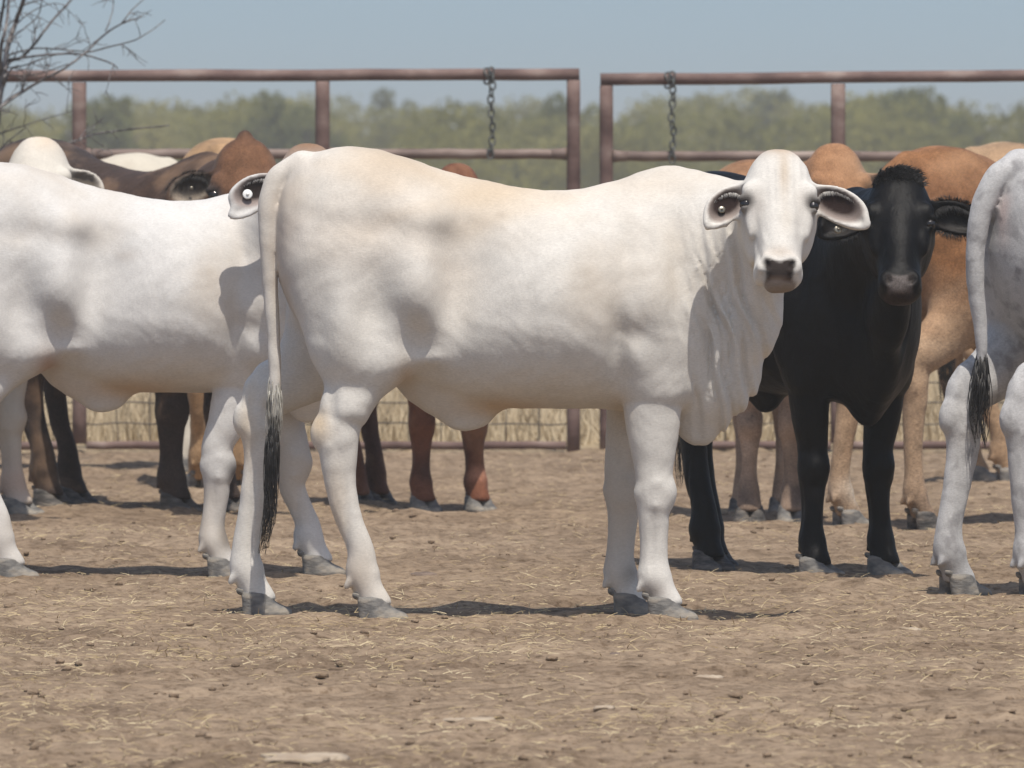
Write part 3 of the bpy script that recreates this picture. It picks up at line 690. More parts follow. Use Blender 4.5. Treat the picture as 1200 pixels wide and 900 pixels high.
hero, hinf, toloc, locd, HP = make_cow(
    'white cow in front standing side on with its head turned to face the camera', O, 0, .0072, WHITE, M['coat_white'], hero_hind, hero_fore,
    head=dict(P=P, fr=fr, sc=1.0, poll=.0,
              ears={-1: dict(u=(-.76, -.30, -.60), n=(-.25, -1, .05), l=.076, w=.050, droop=.25), 1: dict(u=(.86, -.20, -.40), n=(.30, -1, .0), l=.092, w=.052, droop=.35)},
              eyecol=(.04, .033, .03),
              paint=[(.0, 0, -.03, .05, .055, .08, (.36, .25, .16), .85), (.12, .012, 0, .10, .016, .05, (.44, .33, .22), .55), (.24, -.06, 0, .06, .02, .05, (.38, .33, .28), .35), (.22, .06, 0, .05, .02, .05, (.42, .36, .30), .25), (.30, .02, 0, .05, .02, .05, (.5, .43, .34), .3),
                     (.24, -.085, -.03, .05, .03, .06, (.30, .27, .25), .45), (.24, .085, -.03, .05, .03, .06, (.30, .27, .25), .25),
                     (.415, 0, 0, .02, .05, .04, (.45, .36, .28), .5)]),
    neck=neck, dewlap=dew, tail=tail, extra=folds,
    tuft=[dict(path=[(-.02, -.035, .585), (-.025, -.04, .52), (-.028, -.04, .43), (-.033, -.045, .30), (-.055, -.045, .18)], n=200, spread=.021, rad=.0017, wav=.012, tip=.12),
          dict(mat=M['hair_grey'], path=[(-.02, -.03, .72), (-.022, -.035, .64), (-.022, -.035, .54), (-.025, -.035, .47)], n=90, spread=.022, rad=.0019, wav=.01, seed=4, tip=.3)],
    paint=[((.30, -.1, 1.32), (.16, .25, .10), (.50, .37, .24), .6), ((.62, -.1, 1.24), (.20, .3, .11), (.52, .38, .23), .65), ((.50, -.22, 1.00), (.07, .1, .12), (.48, .40, .32), .4), ((.95, -.1, 1.25), (.2, .2, .05), (.6, .46, .32), .25),
           ((.63, -.25, 1.16), (.016, .1, .010), (.22, .18, .14), .5), ((.22, -.2, 1.10), (.2, .2, .10), (.60, .46, .33), .25),
           ((.62, -.1, .60), (.12, .3, .035), (.50, .31, .13), .6), ((.36, -.2, .69), (.03, .1, .05), (.50, .31, .13), .5),
           ((.11, -.18, .56), (.035, .06, .05), (.58, .44, .28), .8), ((.16, -.18, .30), (.03, .05, .16), (.55, .42, .28), .5), ((.22, -.19, .12), (.04, .05, .05), (.35, .26, .19), .5),
           ((1.07, -.16, .08), (.03, .06, .03), (.15, .11, .09), .7), ((1.0, .13, .12), (.03, .06, .03), (.10, .08, .07), .8), ((.98, 0, .62), (.03, .3, .08), (.5, .36, .2), .4),
           ((.02, -.08, 1.05), (.05, .10, .25), (.45, .33, .24), .45), ((-.10, .16, .53), (.03, .05, .10), (.62, .48, .32), .7), ((-.03, 0, 1.1), (.03, .05, .5), (.55, .48, .40), .4)])
def face_tag(root, info, side, du, dv, r, mat, fl=0.012):
    for (c, U, Vv, Nn, L_, Wd) in info['ears']:
        pass
e0, e1 = hinf['ears']
ear_tag(hero, e0[0] + e0[1] * (.25 * e0[4]) + - e0[3] * .003, e0[3], .0105, M['tag_metal'])
tg = ear_tag(hero, e1[0] + e1[1] * (.0 * e1[4]) - np.array((0, 0, .070)) + e1[3] * .006, (0.3, -1, .3), .012, M['tag_metal'])
def auto_neck(P, fr, sc=1, drop=0, dew_=1.0):
    a, f, sd = fr; hb = P + (a * .13 - f * .13) * sc; jaw = P + (a * .27 - f * .17) * sc
    b = np.array((1.12, 0, 1.03 - drop)); L = lambda t: b + (hb - b) * t
    neck = [(b, (.15, .14, .20)), (L(.45), (.12, .125, .165)), (L(.8), (.095, .10, .13)), (hb, (.085, .09, .11))]
    c = np.array((1.20, 0, .60)); K = lambda t: jaw + (c - jaw) * t
    dew = [(jaw, (.055, .06, .08)), (K(.35), (.075, .055, .11)), (K(.7), (.085, .05 * dew_, .12)), (c, (.07, .05, .10))]
    return neck, dew
def cow2(label, px, Y, yaw, scale, h, coat, mat, hind, fore, Ppx=None, heading=-90, tilt=31, roll=0, hsc=1, ears=None, poll=0, tailz=.62, tuftlen=1.0, tuftmat=None, tail=None, hpaint=(), eyecol=(.05, .045, .045), **kw):
    O = W(px, 700, Y); O.z = 0; yaw = R(yaw)
    fw = head_frame(R(heading) if Ppx else yaw, R(tilt), R(roll))
    rot = np.array(Matrix.Rotation(-yaw, 3, 'Z'))
    if Ppx: Pw = W(*Ppx)
    else: Pw = O + Matrix.Rotation(yaw, 3, 'Z') @ Vector((1.66, 0, 1.12)) * scale
    Pl = rot @ np.array(Pw - O) / scale; frl = tuple(rot @ v for v in fw)
    neck, dew = auto_neck(Pl, frl, hsc)
    if tail is None:
        tail = [((.05, 0, 1.29), .040), ((-.01, 0, 1.25), .036), ((-.035, 0, 1.17), .031), ((-.04, 0, 1.05), .024), ((-.035, 0, .90), .019), ((-.03, 0, .75), .017), ((-.03, 0, tailz), .012)]
    te = np.array(tail[-1][0])
    sdw = fw[2]
    if ears is None:
        ears = {-1: dict(u=-sdw + np.array((0, 0, -.45)), n=fw[1] - sdw * .1, l=.078, w=.058), 1: dict(u=sdw + np.array((0, 0, -.45)), n=fw[1] + sdw * .1, l=.078, w=.058)}
    return make_cow(label, O, yaw, h, coat, mat, hind, fore, head=dict(P=Pw, fr=fw, sc=hsc, poll=poll, ears=ears, eyecol=eyecol, paint=hpaint),
                    neck=neck, dewlap=dew, tail=tail, scale=scale,
                    tuft=dict(mat=tuftmat or M['hair_black'], path=[te + (0, 0, .05), te + (-.005, 0, -.08 * tuftlen), te + (-.01, 0, -.22 * tuftlen), te + (-.005, 0, -.36 * tuftlen)], n=90, spread=.03, rad=.0024), **kw)
def legs(h1=(.25, -.15), h2=(.15, .15), f1=(1.12, -.13), f2=(1.04, .13), **k):
    return [dict(s=-1, toe=h1, **k.get('a', {})), dict(s=1, toe=h2, **k.get('b', {}))], [dict(s=-1, toe=f1, **k.get('c', {})), dict(s=1, toe=f2, **k.get('d', {}))]

M['hair_pale'] = noise_mat('pale_hair', [(.35, .33, .31), (.62, .60, .56)], 30, 3, .7)
ear_hair(hero, e0, M['hair_pale'], 1, 500, rim=False); ear_hair(hero, e1, M['hair_pale'], 2, 600, rim=False)
# 2 white cow on the left, its head behind the rump of the first
hi, fo = legs((.24, -.16), (.02, .15), (.935, -.11), (1.25, .13), c=dict(elbow=.99, knee=.905, thick=.96, ey=.10, ky=-.11), d=dict(knee=1.155, elbow=1.08), a=dict(thick=1.1))
B, bi, toloc, locd, PB = cow2('white cow at the left, its white tagged ear beside the tail of the front cow', -70, 33.1, 2, .97, .008, (.60, .58, .55), M['coat_white'], hi, fo,
    Ppx=(362, 158, 32.78), heading=-84, hsc=1.0,
    ears={-1: dict(u=(-.90, -.1, -.36), n=(-.05, -1, .15), l=.094, w=.056, droop=.75), 1: dict(u=(.9, -.1, -.4), n=(.1, -1, .1), l=.085, w=.058)},
    hpaint=[(.02, 0, -.04, .13, .16, .16, (.24, .145, .09), 1.0)], ear_paint=((.03, .022, .020), (.38, .30, .27)), extra=None,
    paint=[((.60, -.25, 1.05), (.04, .1, .02), (.40, .34, .29), .4), ((.98, -.2, 1.12), (.05, .1, .04), (.48, .44, .40), .25), ((.62, -.1, .61), (.16, .3, .04), (.52, .34, .18), .6),
           ((.36, -.2, .69), (.04, .1, .05), (.40, .22, .12), .7), ((.95, -.15, .26), (.03, .06, .05), (.08, .07, .07), .0), ((.965, -.14, .34), (.028, .06, .05), (.07, .06, .06), .8), ((.935, -.14, .14), (.03, .07, .06), (.09, .08, .08), .85),
           ((.10, -.18, .56), (.05, .06, .06), (.58, .46, .32), .5)])
c, U, Vv, Nn, L_, Wd = bi['ears'][0]
ear_hair(B, bi['ears'][0], M['hair_pale'], 3, 400, rim=False)
ear_tag(B, c + U * (.30 * L_) + Nn * .006, Nn, .0160, M['tag'])

# 3 grey speckled white cow cut by the right edge
hi, fo = legs((.05, -.15), (-.05, .12), a=dict(hz=.50, hock=-.04, thick=1.05), b=dict(hock=-.075, thick=1.05))
tl = [((.06, 0, 1.29), .042), ((.0, 0, 1.26), .040), ((-.045, .01, 1.19), .036), ((-.07, .025, 1.06), .029), ((-.065, .03, .90), .024), ((-.05, .03, .80), .020), ((-.045, .03, .70), .014)]
cow2('pale grey speckled cow cut off by the right edge, seen from its tail end', 1172, 31.5, 33, 1.01, .008, (.46, .45, .44), M['coat_grey'], hi, fo, tail=tl, tuftlen=.72,
     paint=[((-.005, -.035, 1.13), (.022, .025, .06), (.42, .25, .21), .7), ((-.07, .15, .50), (.05, .06, .08), (.66, .62, .56), .6), ((-.12, .15, .10), (.06, .06, .06), (.10, .09, .09), .75), ((.1, -.15, .10), (.06, .06, .06), (.10, .09, .09), .75)])

# 4 black cow facing the camera
hi, fo = legs((.34, -.10), (.16, .02), (1.10, -.13), (1.12, .125), c=dict(turn=.6), d=dict(turn=.4), a=dict(dark=True, thick=1.25), b=dict(dark=True, thick=1.2))
D, di, toloc, locd, PD = cow2('black cow facing the camera with a tousled forelock', 806, 34.0, -61, .95, .008, (.0045, .0042, .0045), M['coat_dark'], hi, fo, Ppx=(1053, 190, 32.62), heading=-91, tilt=33, hsc=1.07,
     ears={-1: dict(u=(-.93, .1, -.32), n=(-.05, -1, .1), l=.082, w=.056), 1: dict(u=(.95, .1, -.22), n=(.05, -1, .1), l=.085, w=.052)}, eyecol=(.004, .004, .004),
     ear_paint=((.008, .007, .007), (.03, .025, .022)), muzzle=((.16, .135, .125), (.06, .035, .025)), hpaint=[(.28, 0, .0, .12, .04, .04, (.006, .006, .0065), .5)])  # head paint: faint highlight along the nose bridge, put into the coat colour
hb = Vector(di['pt'](.03, 0, -.02)); a_, f_, s__ = [Vector(locd(v)) for v in di['fr']]
mb = MB(); rr = random.Random(5)
for i in range(2400):
    u = rr.gauss(0, .038); t = rr.uniform(-.01, .07); u = max(-.085, min(.085, u))
    ww = float(smooth_interp(np.array([max(t, .004)]), HT[:, 0], HT[:, 1])[0]); u = max(-ww * .9, min(ww * .9, u))
    p = Vector(di['pt'](t, u, -.015 - .25 * abs(u) - (.045 if t < .02 else 0)))
    d = (Vector((0, 0, 1)) * (1 - t * 7) + s__ * (u * 6 + rr.gauss(0, .35)) + f_ * rr.uniform(.0, .6) + a_ * rr.uniform(-.1, .8)).normalized(); Ln = rr.uniform(.014, .034) * (1.15 - abs(u) * 6)
    mb.tube([p - d * .01, p + d * Ln * .55, p + d * Ln + a_ * Ln * .25 + s__ * rr.gauss(0, .004)], [.0015, .0012, .0003], 3)
mb.build('forelock', M['hair_black'], D)
ear_hair(D, di['ears'][1], M['hair_black'], 5, 1300, .022); ear_hair(D, di['ears'][0], M['hair_black'], 6, 800, .02)

# 5 dark chocolate cow at the back left, reddish face
hi, fo = legs((.42, -.13), (.30, .10), (1.08, -.10), (1.13, .10), a=dict(dark=True, thick=1.2), b=dict(dark=True), c=dict(dark=True, thick=1.15), d=dict(dark=True, thick=1.1))
E_, ei, toloc, locd, PE = cow2('chocolate brown cow with a reddish forehead and black rimmed ear behind the left white cow', 4, 40.5, -46, 1.05, .011, (.06, .036, .026), M['coat_brown'], hi, fo, Ppx=(288, 151, 38.7), heading=-86, hsc=1.22, poll=.014,
     ears={-1: dict(u=(-.93, -.1, -.30), n=(-.05, -1, .1), l=.072, w=.048, droop=.2), 1: dict(u=(.9, .1, -.4), n=(.1, -1, .1), l=.085, w=.056)},
     ear_paint=((.05, .042, .036), (.30, .255, .20)), legs_col=((.05, .035, .028), .6, .3, .8), hoofmat='hoof_dark',
     paint=[((.2, 0, 1.3), (.5, .3, .15), (.05, .040, .037), .8)],
     hpaint=[(.12, 0, -.02, .17, .13, .14, (.20, .095, .048), .95), (-.045, 0, -.07, .05, .05, .09, (.035, .022, .018), 1), (.12, -.13, -.08, .05, .05, .08, (.02, .017, .016), .9), (.2, .1, -.03, .05, .04, .05, (.32, .26, .22), .6)])
c, U, Vv, Nn, L_, Wd = ei['ears'][0]
ear_hair(E_, ei['ears'][0], M['hair_black'], 8, 700, .014)
ear_tag(E_, c + Nn * .010 + U * .0, Nn, .006, M['tag_metal'])

# 6 tan cow behind the head of the white cow
hi, fo = legs((.2, -.035), (.1, .125), (1.08, -.08), (1.11, .08), c=dict(dark=True, thick=.9), d=dict(thick=.9), a=dict(dark=True, thick=.8), b=dict(thick=.8))
cow2('tan cow whose forehead rises between the white cow and the black cow', 878, 39.35, -87, .985, .011, (.33, .17, .085), M['coat_brown'], hi, fo, Ppx=(980, 158, 38.0), heading=-80, hsc=1.1,
     legs_col=((.42, .31, .23), .75, .3, .8), eyecol=(.09, .06, .04), hpaint=[(.05, 0, -.02, .2, .15, .15, (.35, .18, .09), .8), (.12, .1, -.05, .06, .05, .06, (.50, .36, .25), .6)],
     paint=[((1.08, -.10, .10), (.07, .06, .07), (.07, .055, .05), .8), ((1.10, .10, .10), (.07, .06, .07), (.07, .055, .05), .8)])

# 7 brown cow at the right, tail towards the camera
hi, fo = legs((.03, -.165), (-.07, .15), a=dict(dark=True, hock=-.04, thick=.9), b=dict(hock=-.11, thick=.95))
cow2('reddish brown cow with pale legs standing behind the black cow', 1046, 37.6, 33, 1.02, .011, (.27, .128, .055), M['coat_brown'], hi, fo, tailz=.80,
     legs_col=((.40, .28, .18), .95, .30, .85), paint=[((.3, 0, 1.2), (.5, .5, .12), (.20, .085, .04), .7), ((-.06, .15, .13), (.08, .08, .05), (.62, .55, .46), .9), ((.04, -.16, .10), (.08, .06, .09), (.12, .09, .075), .8), ((-.05, .15, .30), (.05, .06, .10), (.36, .2, .11), .6)])

# 8 red cow hidden behind the first one
hi, fo = legs((.2, -.02), (.13, .10), (1.06, -.115), (1.10, .115), a=dict(dark=True), b=dict(dark=True, thick=1.1), c=dict(thick=1.05), d=dict(thick=1.1))
cow2('red cow almost hidden behind the front white cow, only poll and legs showing', 405, 40.45, -65, .92, .011, (.17, .06, .032), M['coat_brown'], hi, fo, Ppx=(535, 183, 39.0), heading=-92, hsc=1.0,
     legs_col=((.19, .075, .04), .9, .5, .7), paint=[((1.05, -.11, .16), (.08, .06, .08), (.05, .03, .025), .8), ((1.1, .11, .15), (.06, .06, .03), (.42, .2, .13), .8), ((.12, .1, .3), (.15, .1, .3), (.05, .03, .025), .8)])

# 9 white head at the far left
hi, fo = legs((.2, -.15), (.1, .15), (1.08, -.12), (1.14, .12))
cow2('white cow at the far left, only its head top showing over another back', -290, 39.6, -30, 1.0, .011, (.60, .56, .49), M['coat_white'], hi, fo, Ppx=(45, 150, 38.2), heading=-90, hsc=1.16,
     ears={-1: dict(u=(-.8, .1, -.7), n=(-.1, -1, .1), l=.07, w=.055), 1: dict(u=(.86, -.1, -.35), n=(.1, -1, .1), l=.062, w=.042)},
     ear_paint=((.14, .12, .10), (.34, .31, .28)), hpaint=[(.03, .02, -.03, .06, .05, .08, (.55, .42, .30), .6)], paint=[((1.13, 0, .12), (.2, .3, .09), (.45, .28, .19), .7)])

# 10 - 12 backs beyond
hi, fo = legs((.05, -.07), (.03, .08), (1.1, -.07), (1.05, .08))
cow2('light tan cow whose rump shows between the dark back and the reddish forehead', 258, 42.2, 86, 1.055, .013, (.38, .24, .13), M['coat_brown'], hi, fo, tailz=.7)
hi, fo = legs((-.02, -.14), (.02, .14))
cow2('cream cow whose pale back shows as a thin strip above the dark back at left', 214, 45.2, 181, 1.015, .013, (.55, .50, .41), M['coat_white'], hi, fo)
hi, fo = legs((.2, -.14), (.14, .14))
cow2('fawn cow whose back shows just beyond the reddish brown rump at right', 1120, 43.2, 12, 1.045, .013, (.38, .25, .15), M['coat_brown'], hi, fo)

# ------------------------------------------------------------------ gates of rusty pipe with wire mesh
YG = 48.0
SG = F / YG
def gate(label, xl, xr, yl, yr, y2, uprights, open_side, seedn):
    """xl,xr etc. in photo pixels at the gate's distance"""
    root = empty('pipe_gate', W((xl + xr) / 2, 525, YG)); root.location.z = 0
    tag(root, label, 'gate', 'pipe gates at the back of the yard')
    o = root.location
    def L(px, py, dy=0): return W(px, py, YG) + Vector((0, dy, 0)) - o
    rail_y = lambda px: yl + (yr - yl) * (px - xl) / (xr - xl)
    rr = random.Random(seedn)
    def pipe(name, p, q, r, mat, k=14):
        m_ = MB(); pts = []
        for i in range(k + 1):
            t = i / k; v = p.lerp(q, t); v += Vector((0, 0, rr.uniform(-.0018, .0018))); pts.append(v)
        m_.tube(pts, [r * rr.uniform(.97, 1.03) for _ in pts], 16); return m_.build(name, mat, root)
    pipe('top_rail', L(xl - 7, rail_y(xl)), L(xr + 7, rail_y(xr)), .0275, M['pipe'])
    for x in (xl, xr): pipe('end_post', L(x, rail_y(x) + 6.5), L(x, 531), .031, M['pipe'])
    xs_ = [xl] + uprights + [xr]
    for a, b_ in zip(xs_[:-1], xs_[1:]):
        ga = 8.2
        pipe('rail', L(a + ga, y2), L(b_ - ga, y2), .0235, M['pipe_worn'])
        pipe('bottom_rail', L(a + ga, 522), L(b_ - ga, 522), .019, M['pipe'])
        for q_, sg in ((a, 1), (b_, -1)):   # flattened, flared pipe ends
            m_ = MB(); m_.tube([L(q_ + 8 * sg, y2), L(q_ + 14 * sg, y2), L(q_ + 26 * sg, y2)], [.031, .027, .0238], 12); m_.build('flared_end', M['pipe_worn'], root)
    for x in uprights: pipe('upright', L(x, rail_y(x) + 7), L(x, 520), .0335, M['pipe'])
    m_ = MB()
    zs_ = [300 + 24.6 * i for i in range(9)]
    for yy in zs_:
        pts = [L(xl + 8 + (xr - xl - 16) * i / 40, yy + rr.uniform(-1.3, 1.3), .022) for i in range(41)]; m_.tube(pts, .0036, 5)
    x = xl + 25
    while x < xr - 8:
        pts = [L(x + rr.uniform(-1, 1), 298 + 224 * i / 14, .026) for i in range(15)]; m_.tube(pts, .0030, 5); x += 38
    m_.build('wire_mesh', M['wire'], root)
    return root
gate('rusty pipe gate on the left with a chain hanging near its free end', -192, 672, 90, 87, 180.5, [93, 378], 1, 1)
gate('rusty pipe gate on the right, its free end beside the gap', 710.5, 1572, 93.5, 85, 183, [982, 1270], -1, 2)
def chain(label, px, y0, y1, seedn, wrap):
    root = empty('chain', W(px, y0, YG - .045)); tag(root, label, 'chain', 'chains hanging on the gates')
    o = root.location; rr = random.Random(seedn); y = y0; i = 0; X = px
    LH = .043
    n_ = int((y1 - y0) / SG / (LH * .74))
    for i in range(n_):
        c = Vector((rr.uniform(-.003, .003) + .004 * math.sin(i * .9), -.002, -i * LH * .74 - .02))
        rot = (math.pi / 2 if i % 2 else 0) + rr.uniform(-.3, .3) + .35
        m_ = MB(); pts = []
        for k in range(17):
            a = 2 * math.pi * k / 16; u = math.cos(a) * .0135; v = math.sin(a) * .0155 + (LH / 2 - .0165) * (1 if math.sin(a) > 0 else -1) * min(1, abs(math.sin(a)) * 3)
            pts.append(c + Vector((u * math.cos(rot), u * math.sin(rot), v)))
        m_.tube(pts, .0045, 7, cap=False); m_.build('link', M['chain'], root)
    for k in range(2):    # turns of chain round the top rail
        m_ = MB(); off = Vector((-.022 + .02 * k, .045, -.028 + wrap)); pts = []
        for q in range(21):
            a = 2 * math.pi * q / 20; pts.append(off + Vector((.012 * math.sin(a * 2 + k), math.cos(a) * .039, math.sin(a) * .036)))
        m_.tube(pts, .005, 7, cap=False); m_.build('loop', M['chain'], root)
    return root
chain('steel chain hanging from the top rail of the left gate', 576, 79, 186, 3, -.012)
chain('steel chain hanging from the top rail of the right gate', 788, 84, 196, 4, -.012)

# ------------------------------------------------------------------ bare thorny tree at the left
YT = 46.3; ST = F / YT
root = empty('bare_tree', W(-30, 500, YT)); root.location.z = 0
tag(root, 'leafless thorny tree reaching in from the left edge over the gate', 'tree')
o = root.location
rr = random.Random(12)
def TL(p, dy=0): return W(p[0], p[1], YT + dy) - o
def smooth_poly(pts, m_=4):
    out = []
    P_ = [pts[0]] + pts + [pts[-1]]
    for i in range(1, len(P_) - 2):
        for k in range(m_):
            t = k / m_; a, b_, c, d = P_[i - 1], P_[i], P_[i + 1], P_[i + 2]
            out.append(tuple(.5 * (2 * b_[q] + (c[q] - a[q]) * t + (2 * a[q] - 5 * b_[q] + 4 * c[q] - d[q]) * t * t + (3 * b_[q] - a[q] - 3 * c[q] + d[q]) * t ** 3) for q in range(2)))
    out.append(pts[-1]); return out
def branch(mb, pts, r0, r1, dy=0, twigs=0, depth_=0, spread=1):
    pp = smooth_poly(pts); n_ = len(pp)
    dys = [dy + .12 * math.sin(i * .5 + pts[0][0]) for i in range(n_)]
    rad = [(r0 + (r1 - r0) * i / (n_ - 1)) / ST for i in range(n_)]
    mb.tube([TL(p, dys[i]) + Vector((rr.uniform(-1, 1), 0, rr.uniform(-1, 1))) * .0012 for i, p in enumerate(pp)], rad, 7)
    for _ in range(twigs):
        i = rr.randrange(1, n_ - 1); p = pp[i]; d = (pp[i + 1][0] - pp[i][0], pp[i + 1][1] - pp[i][1]); l_ = math.hypot(*d) or 1
        a = math.atan2(d[1], d[0]) + rr.choice((-1, 1)) * rr.uniform(.4, 1.1); ln = rr.uniform(14, 42) * spread
        q = [p]; 
        for k in range(3):
            a += rr.uniform(-.3, .3); q.append((q[-1][0] + math.cos(a) * ln / 3, q[-1][1] + math.sin(a) * ln / 3))
        branch(mb, q, max(.55, rad[i] * ST * .5), .3, dys[i], 2 if depth_ == 0 and ln > 22 else 0, depth_ + 1, .5)
mb = MB(); branch(mb, [(-34, 540), (-30, 420), (-22, 290), (-12, 180), (-3, 110), (4, 92)], 13, 6.0); mb.build('trunk', M['bark'], root)
LB = [([(4, 98), (8, 60), (19, 25), (28, 0), (38, -40)], 3.6, 2, .05, 5), ([(2, 96), (1, 58), (9, 22), (12, -25)], 2.6, 1.5, -.1, 5), ([(6, 72), (24, 68), (42, 50), (60, 26), (84, 0), (98, -22)], 1.9, 1.2, .1, 4),
      ([(-8, 132), (20, 112), (46, 96), (76, 80), (100, 62), (124, 40), (143, 28), (166, 20)], 2.0, .7, -.15, 6), ([(142, 28), (155, 12), (172, -4)], .9, .6, -.15, 1), ([(124, 37), (132, 14), (134, -6)], .8, .5, -.15, 1),
      ([(101, 62), (125, 56), (158, 47), (180, 34), (194, 23)], 1.1, .5, -.15, 3), ([(6, 66), (40, 57), (70, 58), (102, 61)], 1.2, .7, .1, 3), ([(8, 70), (50, 65), (88, 63), (106, 66), (130, 74), (138, 80)], 1.5, .8, .0, 3),
      ([(8, 80), (30, 76), (60, 66), (90, 60)], 1.0, .5, .1, 3), ([(0, 88), (40, 88), (80, 75)], 1.2, .6, .1, 3), ([(-14, 200), (30, 182), (62, 172), (86, 166), (112, 157), (150, 152), (198, 147)], 1.8, .9, -.2, 7),
      ([(-10, 160), (20, 150), (50, 140), (85, 130)], 1.1, .4, .1, 5), ([(-14, 190), (10, 165), (30, 150)], 1.2, .5, .1, 5), ([(-10, 150), (5, 120), (30, 104)], 1.3, .5, .0, 4),
      ([(-14, 100), (-4, 50), (4, 10), (6, -20)], 2.6, 1.4, .1, 7), ([(18, 30), (40, 12), (64, 4), (80, 8)], .9, .4, .1, 4), ([(4, 60), (20, 40), (44, 20), (50, -5)], 1.1, .6, .15, 5)]
for pts, r0, r1, dy, tw in LB:
    mb = MB(); branch(mb, pts, r0, r1, dy, tw); mb.build('branch', M['bark'], root)

# ------------------------------------------------------------------ far scrub: one mass of bushes, and the trees that stand out of it
def leaves(cl, n_, size, seed):
    g = np.random.default_rng(seed); cl = np.array(cl)      # clumps: x,y,z,rx,rz
    k = g.integers(0, len(cl), n_); d = g.normal(size=(n_, 3)); d /= np.linalg.norm(d, axis=1, keepdims=True)
    rad = g.uniform(.35, 1.08, n_) ** .6
    c = cl[k, :3] + d * rad[:, None] * np.stack([cl[k, 3], cl[k, 3], cl[k, 4]], 1)
    c[:, 2] = np.abs(c[:, 2])
    u = g.normal(size=(n_, 3)); u /= np.linalg.norm(u, axis=1, keepdims=True); v = np.cross(u, g.normal(size=(n_, 3))); v /= np.linalg.norm(v, axis=1, keepdims=True)
    s_ = size * g.uniform(.5, 1.3, (n_, 1)); V = np.stack([c - u * s_, c - v * s_ * .6, c + u * s_, c + v * s_ * .6], 1).reshape(-1, 3)
    return V, np.arange(n_ * 4).reshape(-1, 4)
def crown_clumps(x, y, w, hgt, g, base=.0, n_=16):
    out = []
    for i in range(n_):
        a = g.uniform(0, 6.28); q = g.uniform(0, 1) ** .5; zz = base + (hgt - base) * g.uniform(.1, .86)
        ww = w * (1 - .6 * ((zz - base) / (hgt - base)) ** 2)
        out.append((x + math.cos(a) * q * ww * .8, y + math.sin(a) * q * ww * .8, zz, w * g.uniform(.22, .42), min(hgt - zz, hgt * g.uniform(.12, .22))))
    return out
g = np.random.default_rng(3); VV = []; FF = []; nv = 0
prof = lambda px: 114 + 9 * math.sin(px / 83) + 7 * math.sin(px / 37 + 1) + 5 * math.sin(px / 19 + 2)
for k in range(120):
    y = g.choice([300, 345, 390, 430]) + g.uniform(-15, 15); x = g.uniform(-1, 1) * (700 / F * y + 14); px = 600 + x / y * F
    top = prof(px) + g.uniform(-5, 12); hgt = H + (HZ - top) / F * y
    v, f = leaves(crown_clumps(x, y, g.uniform(2.6, 4.4), hgt, g, 0, 24), 2600, .12, 100 + k); VV.append(v); FF.append(f + nv); nv += len(v)
tag(np_mesh('scrub_woodland', np.concatenate(VV), np.concatenate(FF), M['leaf'], smooth=False), 'hazy belt of green scrub along the horizon', 'woodland', kind='stuff')
for k, (px, top, y, w, lab) in enumerate([(117, 107, 290, 1.7, 'rounded dark green tree above the scrub, behind the left upright of the gate'), (345, 103, 295, 2.0, 'dark green tree standing above the scrub left of the second upright'),
        (463, 97, 420, 1.6, 'faint narrow tree crown rising above the scrub between second upright and chain'), (905, 99, 400, 1.5, 'faint pointed tree crown above the scrub left of the right gate upright'),
        (1095, 97, 300, 2.5, 'broad green tree above the scrub at the right'), (655, 104, 310, 1.9, 'rounded tree seen through the gap between the two gates')]):
    b0 = W(px, HZ, y); b0.z = 0; r_ = empty('scrub_tree', b0); tag(r_, lab, 'tree', 'trees standing out of the far scrub')
    top += 4; hgt = H + (HZ - top) / F * y; gg = np.random.default_rng(50 + k)
    v, f = leaves(crown_clumps(0, 0, w, hgt, gg, hgt * .25, 20), 3200, .12, 70 + k); np_mesh('crown', v, f, M['leaf_dark'], r_, smooth=False)
    m_ = MB(); m_.tube([(0, 0, -.1), (.08, 0, hgt * .3), (-.05, .1, hgt * .75)], [.16, .12, .04], 8)
    for q in range(5):
        a = q * 1.26; m_.tube([(.06, 0, hgt * .3), (math.cos(a) * w * .4, math.sin(a) * w * .4, hgt * .55), (math.cos(a) * w * .7, math.sin(a) * w * .7, hgt * .72)], [.09, .05, .02], 6)
    m_.build('trunk', M['trunk'], r_)

# ------------------------------------------------------------------ stones lying on the soil
def stone(px, py, wpx, hpx, mat, label, seed, name='stone', cat='stone'):
    Y = depth(py); sc = Y / F; gg = np.random.default_rng(seed); n1, n2 = 14, 22; vs = []; fs = []
    ph = gg.uniform(0, 6, 6)
    for i in range(n1 + 1):
        th = math.pi * i / n1
        for j_ in range(n2):
            a = 2 * math.pi * j_ / n2; r = 1 + .10 * math.sin(4 * a + ph[2] + 2 * th) + .08 * math.sin(7 * a + ph[5] + 5 * th) * math.sin(4 * th + ph[1]) + .16 * math.sin(2 * a + ph[0] + th) + .12 * math.sin(3 * a + ph[1]) * math.sin(2 * th + ph[2]) + .07 * math.sin(5 * a + ph[3] + 3 * th) + gg.uniform(-.03, .03)
            z = math.cos(th) * r; z = min(z, .62 + .2 * math.sin(a * 2 + ph[4]) * math.sin(th) + .12 * math.sin(5 * a + 6 * th)) 
            vs.append((math.sin(th) * math.cos(a) * r * wpx * sc / 2, math.sin(th) * math.sin(a) * r * wpx * sc * .42, z * hpx * sc * .5))
    for i in range(n1):
        for j_ in range(n2):
            k2 = (j_ + 1) % n2; fs.append((i * n2 + j_, (i + 1) * n2 + j_, (i + 1) * n2 + k2, i * n2 + k2))
    o = np_mesh(name, vs, fs, mat); p = W(px, py, Y); o.location = (p.x, p.y, -hpx * sc * .12 + float(ground_z(np.array([p.x]), np.array([p.y]))[0])); o.rotation_euler = (0, 0, gg.uniform(0, 1))
    tag(o, label, cat, 'stones and dung lying in the yard'); return o
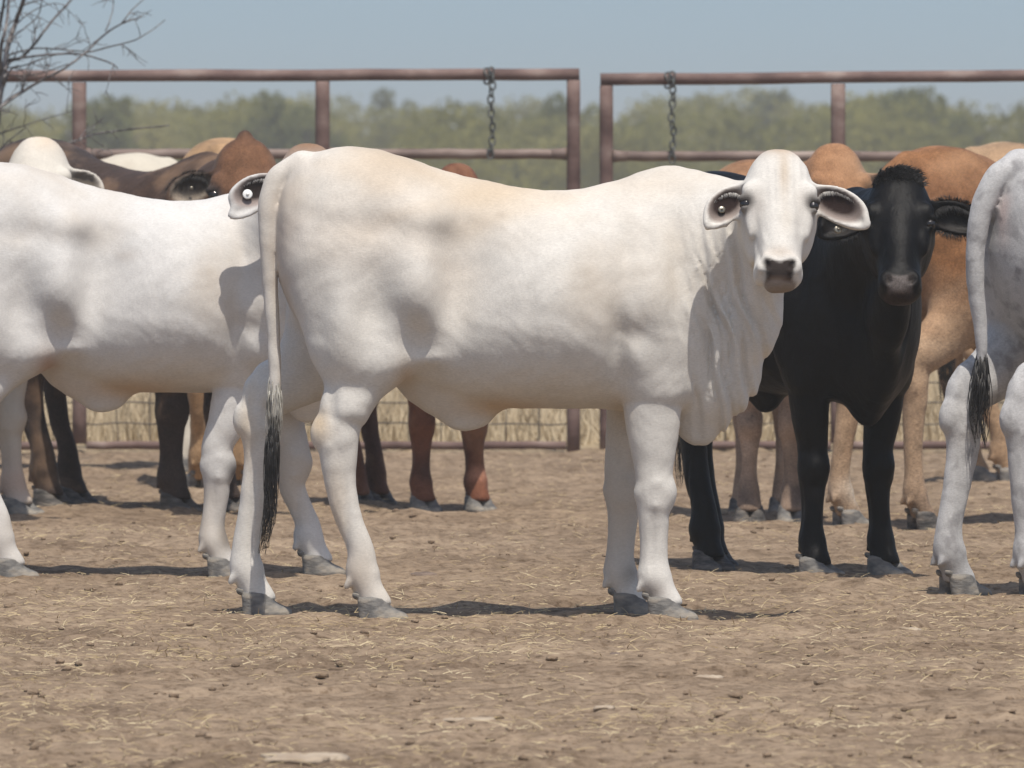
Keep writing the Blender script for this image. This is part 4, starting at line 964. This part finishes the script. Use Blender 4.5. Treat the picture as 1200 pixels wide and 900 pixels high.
stone(1063, 741, 34, 13, M['rock'], 'chalky pale stone lying below the right side of the black cow, right one of two', 1)
stone(1027, 745, 24, 10, M['rock'], 'smaller tan stone touching the left of the chalky pale stone', 2)
stone(550, 846, 62, 11, M['rock'], 'broad flat sandy stone in the middle foreground', 3)
stone(352, 893, 120, 22, M['rock'], 'wide low pale stone at the bottom edge of the picture', 4)
stone(708, 834, 28, 8, M['rock'], 'small flat pale stone right of the foreground middle', 5)
stone(677, 836, 12, 9, M['rock_dark'], 'tiny dark stone beside the small flat pale stone', 6)
stone(612, 727, 36, 11, M['rock'], 'low pale stone midway between the legs of the front cow', 7)
stone(830, 793, 34, 13, M['rock'], 'pinkish stone with straw around it below the head of the front cow', 8)
stone(720, 767, 16, 12, M['rock_dark'], 'little rounded dark stone below the front hooves of the front cow', 9)
stone(1058, 805, 20, 7, M['rock_dark'], 'dark flat pebble in the right foreground', 10)
stone(495, 673, 34, 12, M['rock_dark'], 'brown dung pat just behind the near hind hoof of the front cow', 11, 'dung_pat', 'dung')

# ------------------------------------------------------------------ hot hazy air
mb = MB(); x0, x1, y0, y1, z0, z1 = -3200, 3200, -100, 4700, -1.2, 9
mb.v = [Vector(p) for p in ((x0, y0, z0), (x1, y0, z0), (x1, y1, z0), (x0, y1, z0), (x0, y0, z1), (x1, y0, z1), (x1, y1, z1), (x0, y1, z1))]
mb.f = [(0, 3, 2, 1), (4, 5, 6, 7), (0, 1, 5, 4), (1, 2, 6, 5), (2, 3, 7, 6), (3, 0, 4, 7)]
hm = bpy.data.materials.new('hazy_air'); hm.use_nodes = True; hn = hm.node_tree; hn.nodes.clear()
pv = hn.nodes.new('ShaderNodeVolumePrincipled'); pv.inputs['Color'].default_value = (1, .95, .87, 1); pv.inputs['Density'].default_value = .0011; pv.inputs['Anisotropy'].default_value = .2
ho = hn.nodes.new('ShaderNodeOutputMaterial'); hn.links.new(pv.outputs[0], ho.inputs['Volume'])
tag(mb.build('haze', hm, smooth=False), 'thin hot haze over the yard and scrub', 'haze', kind='stuff')
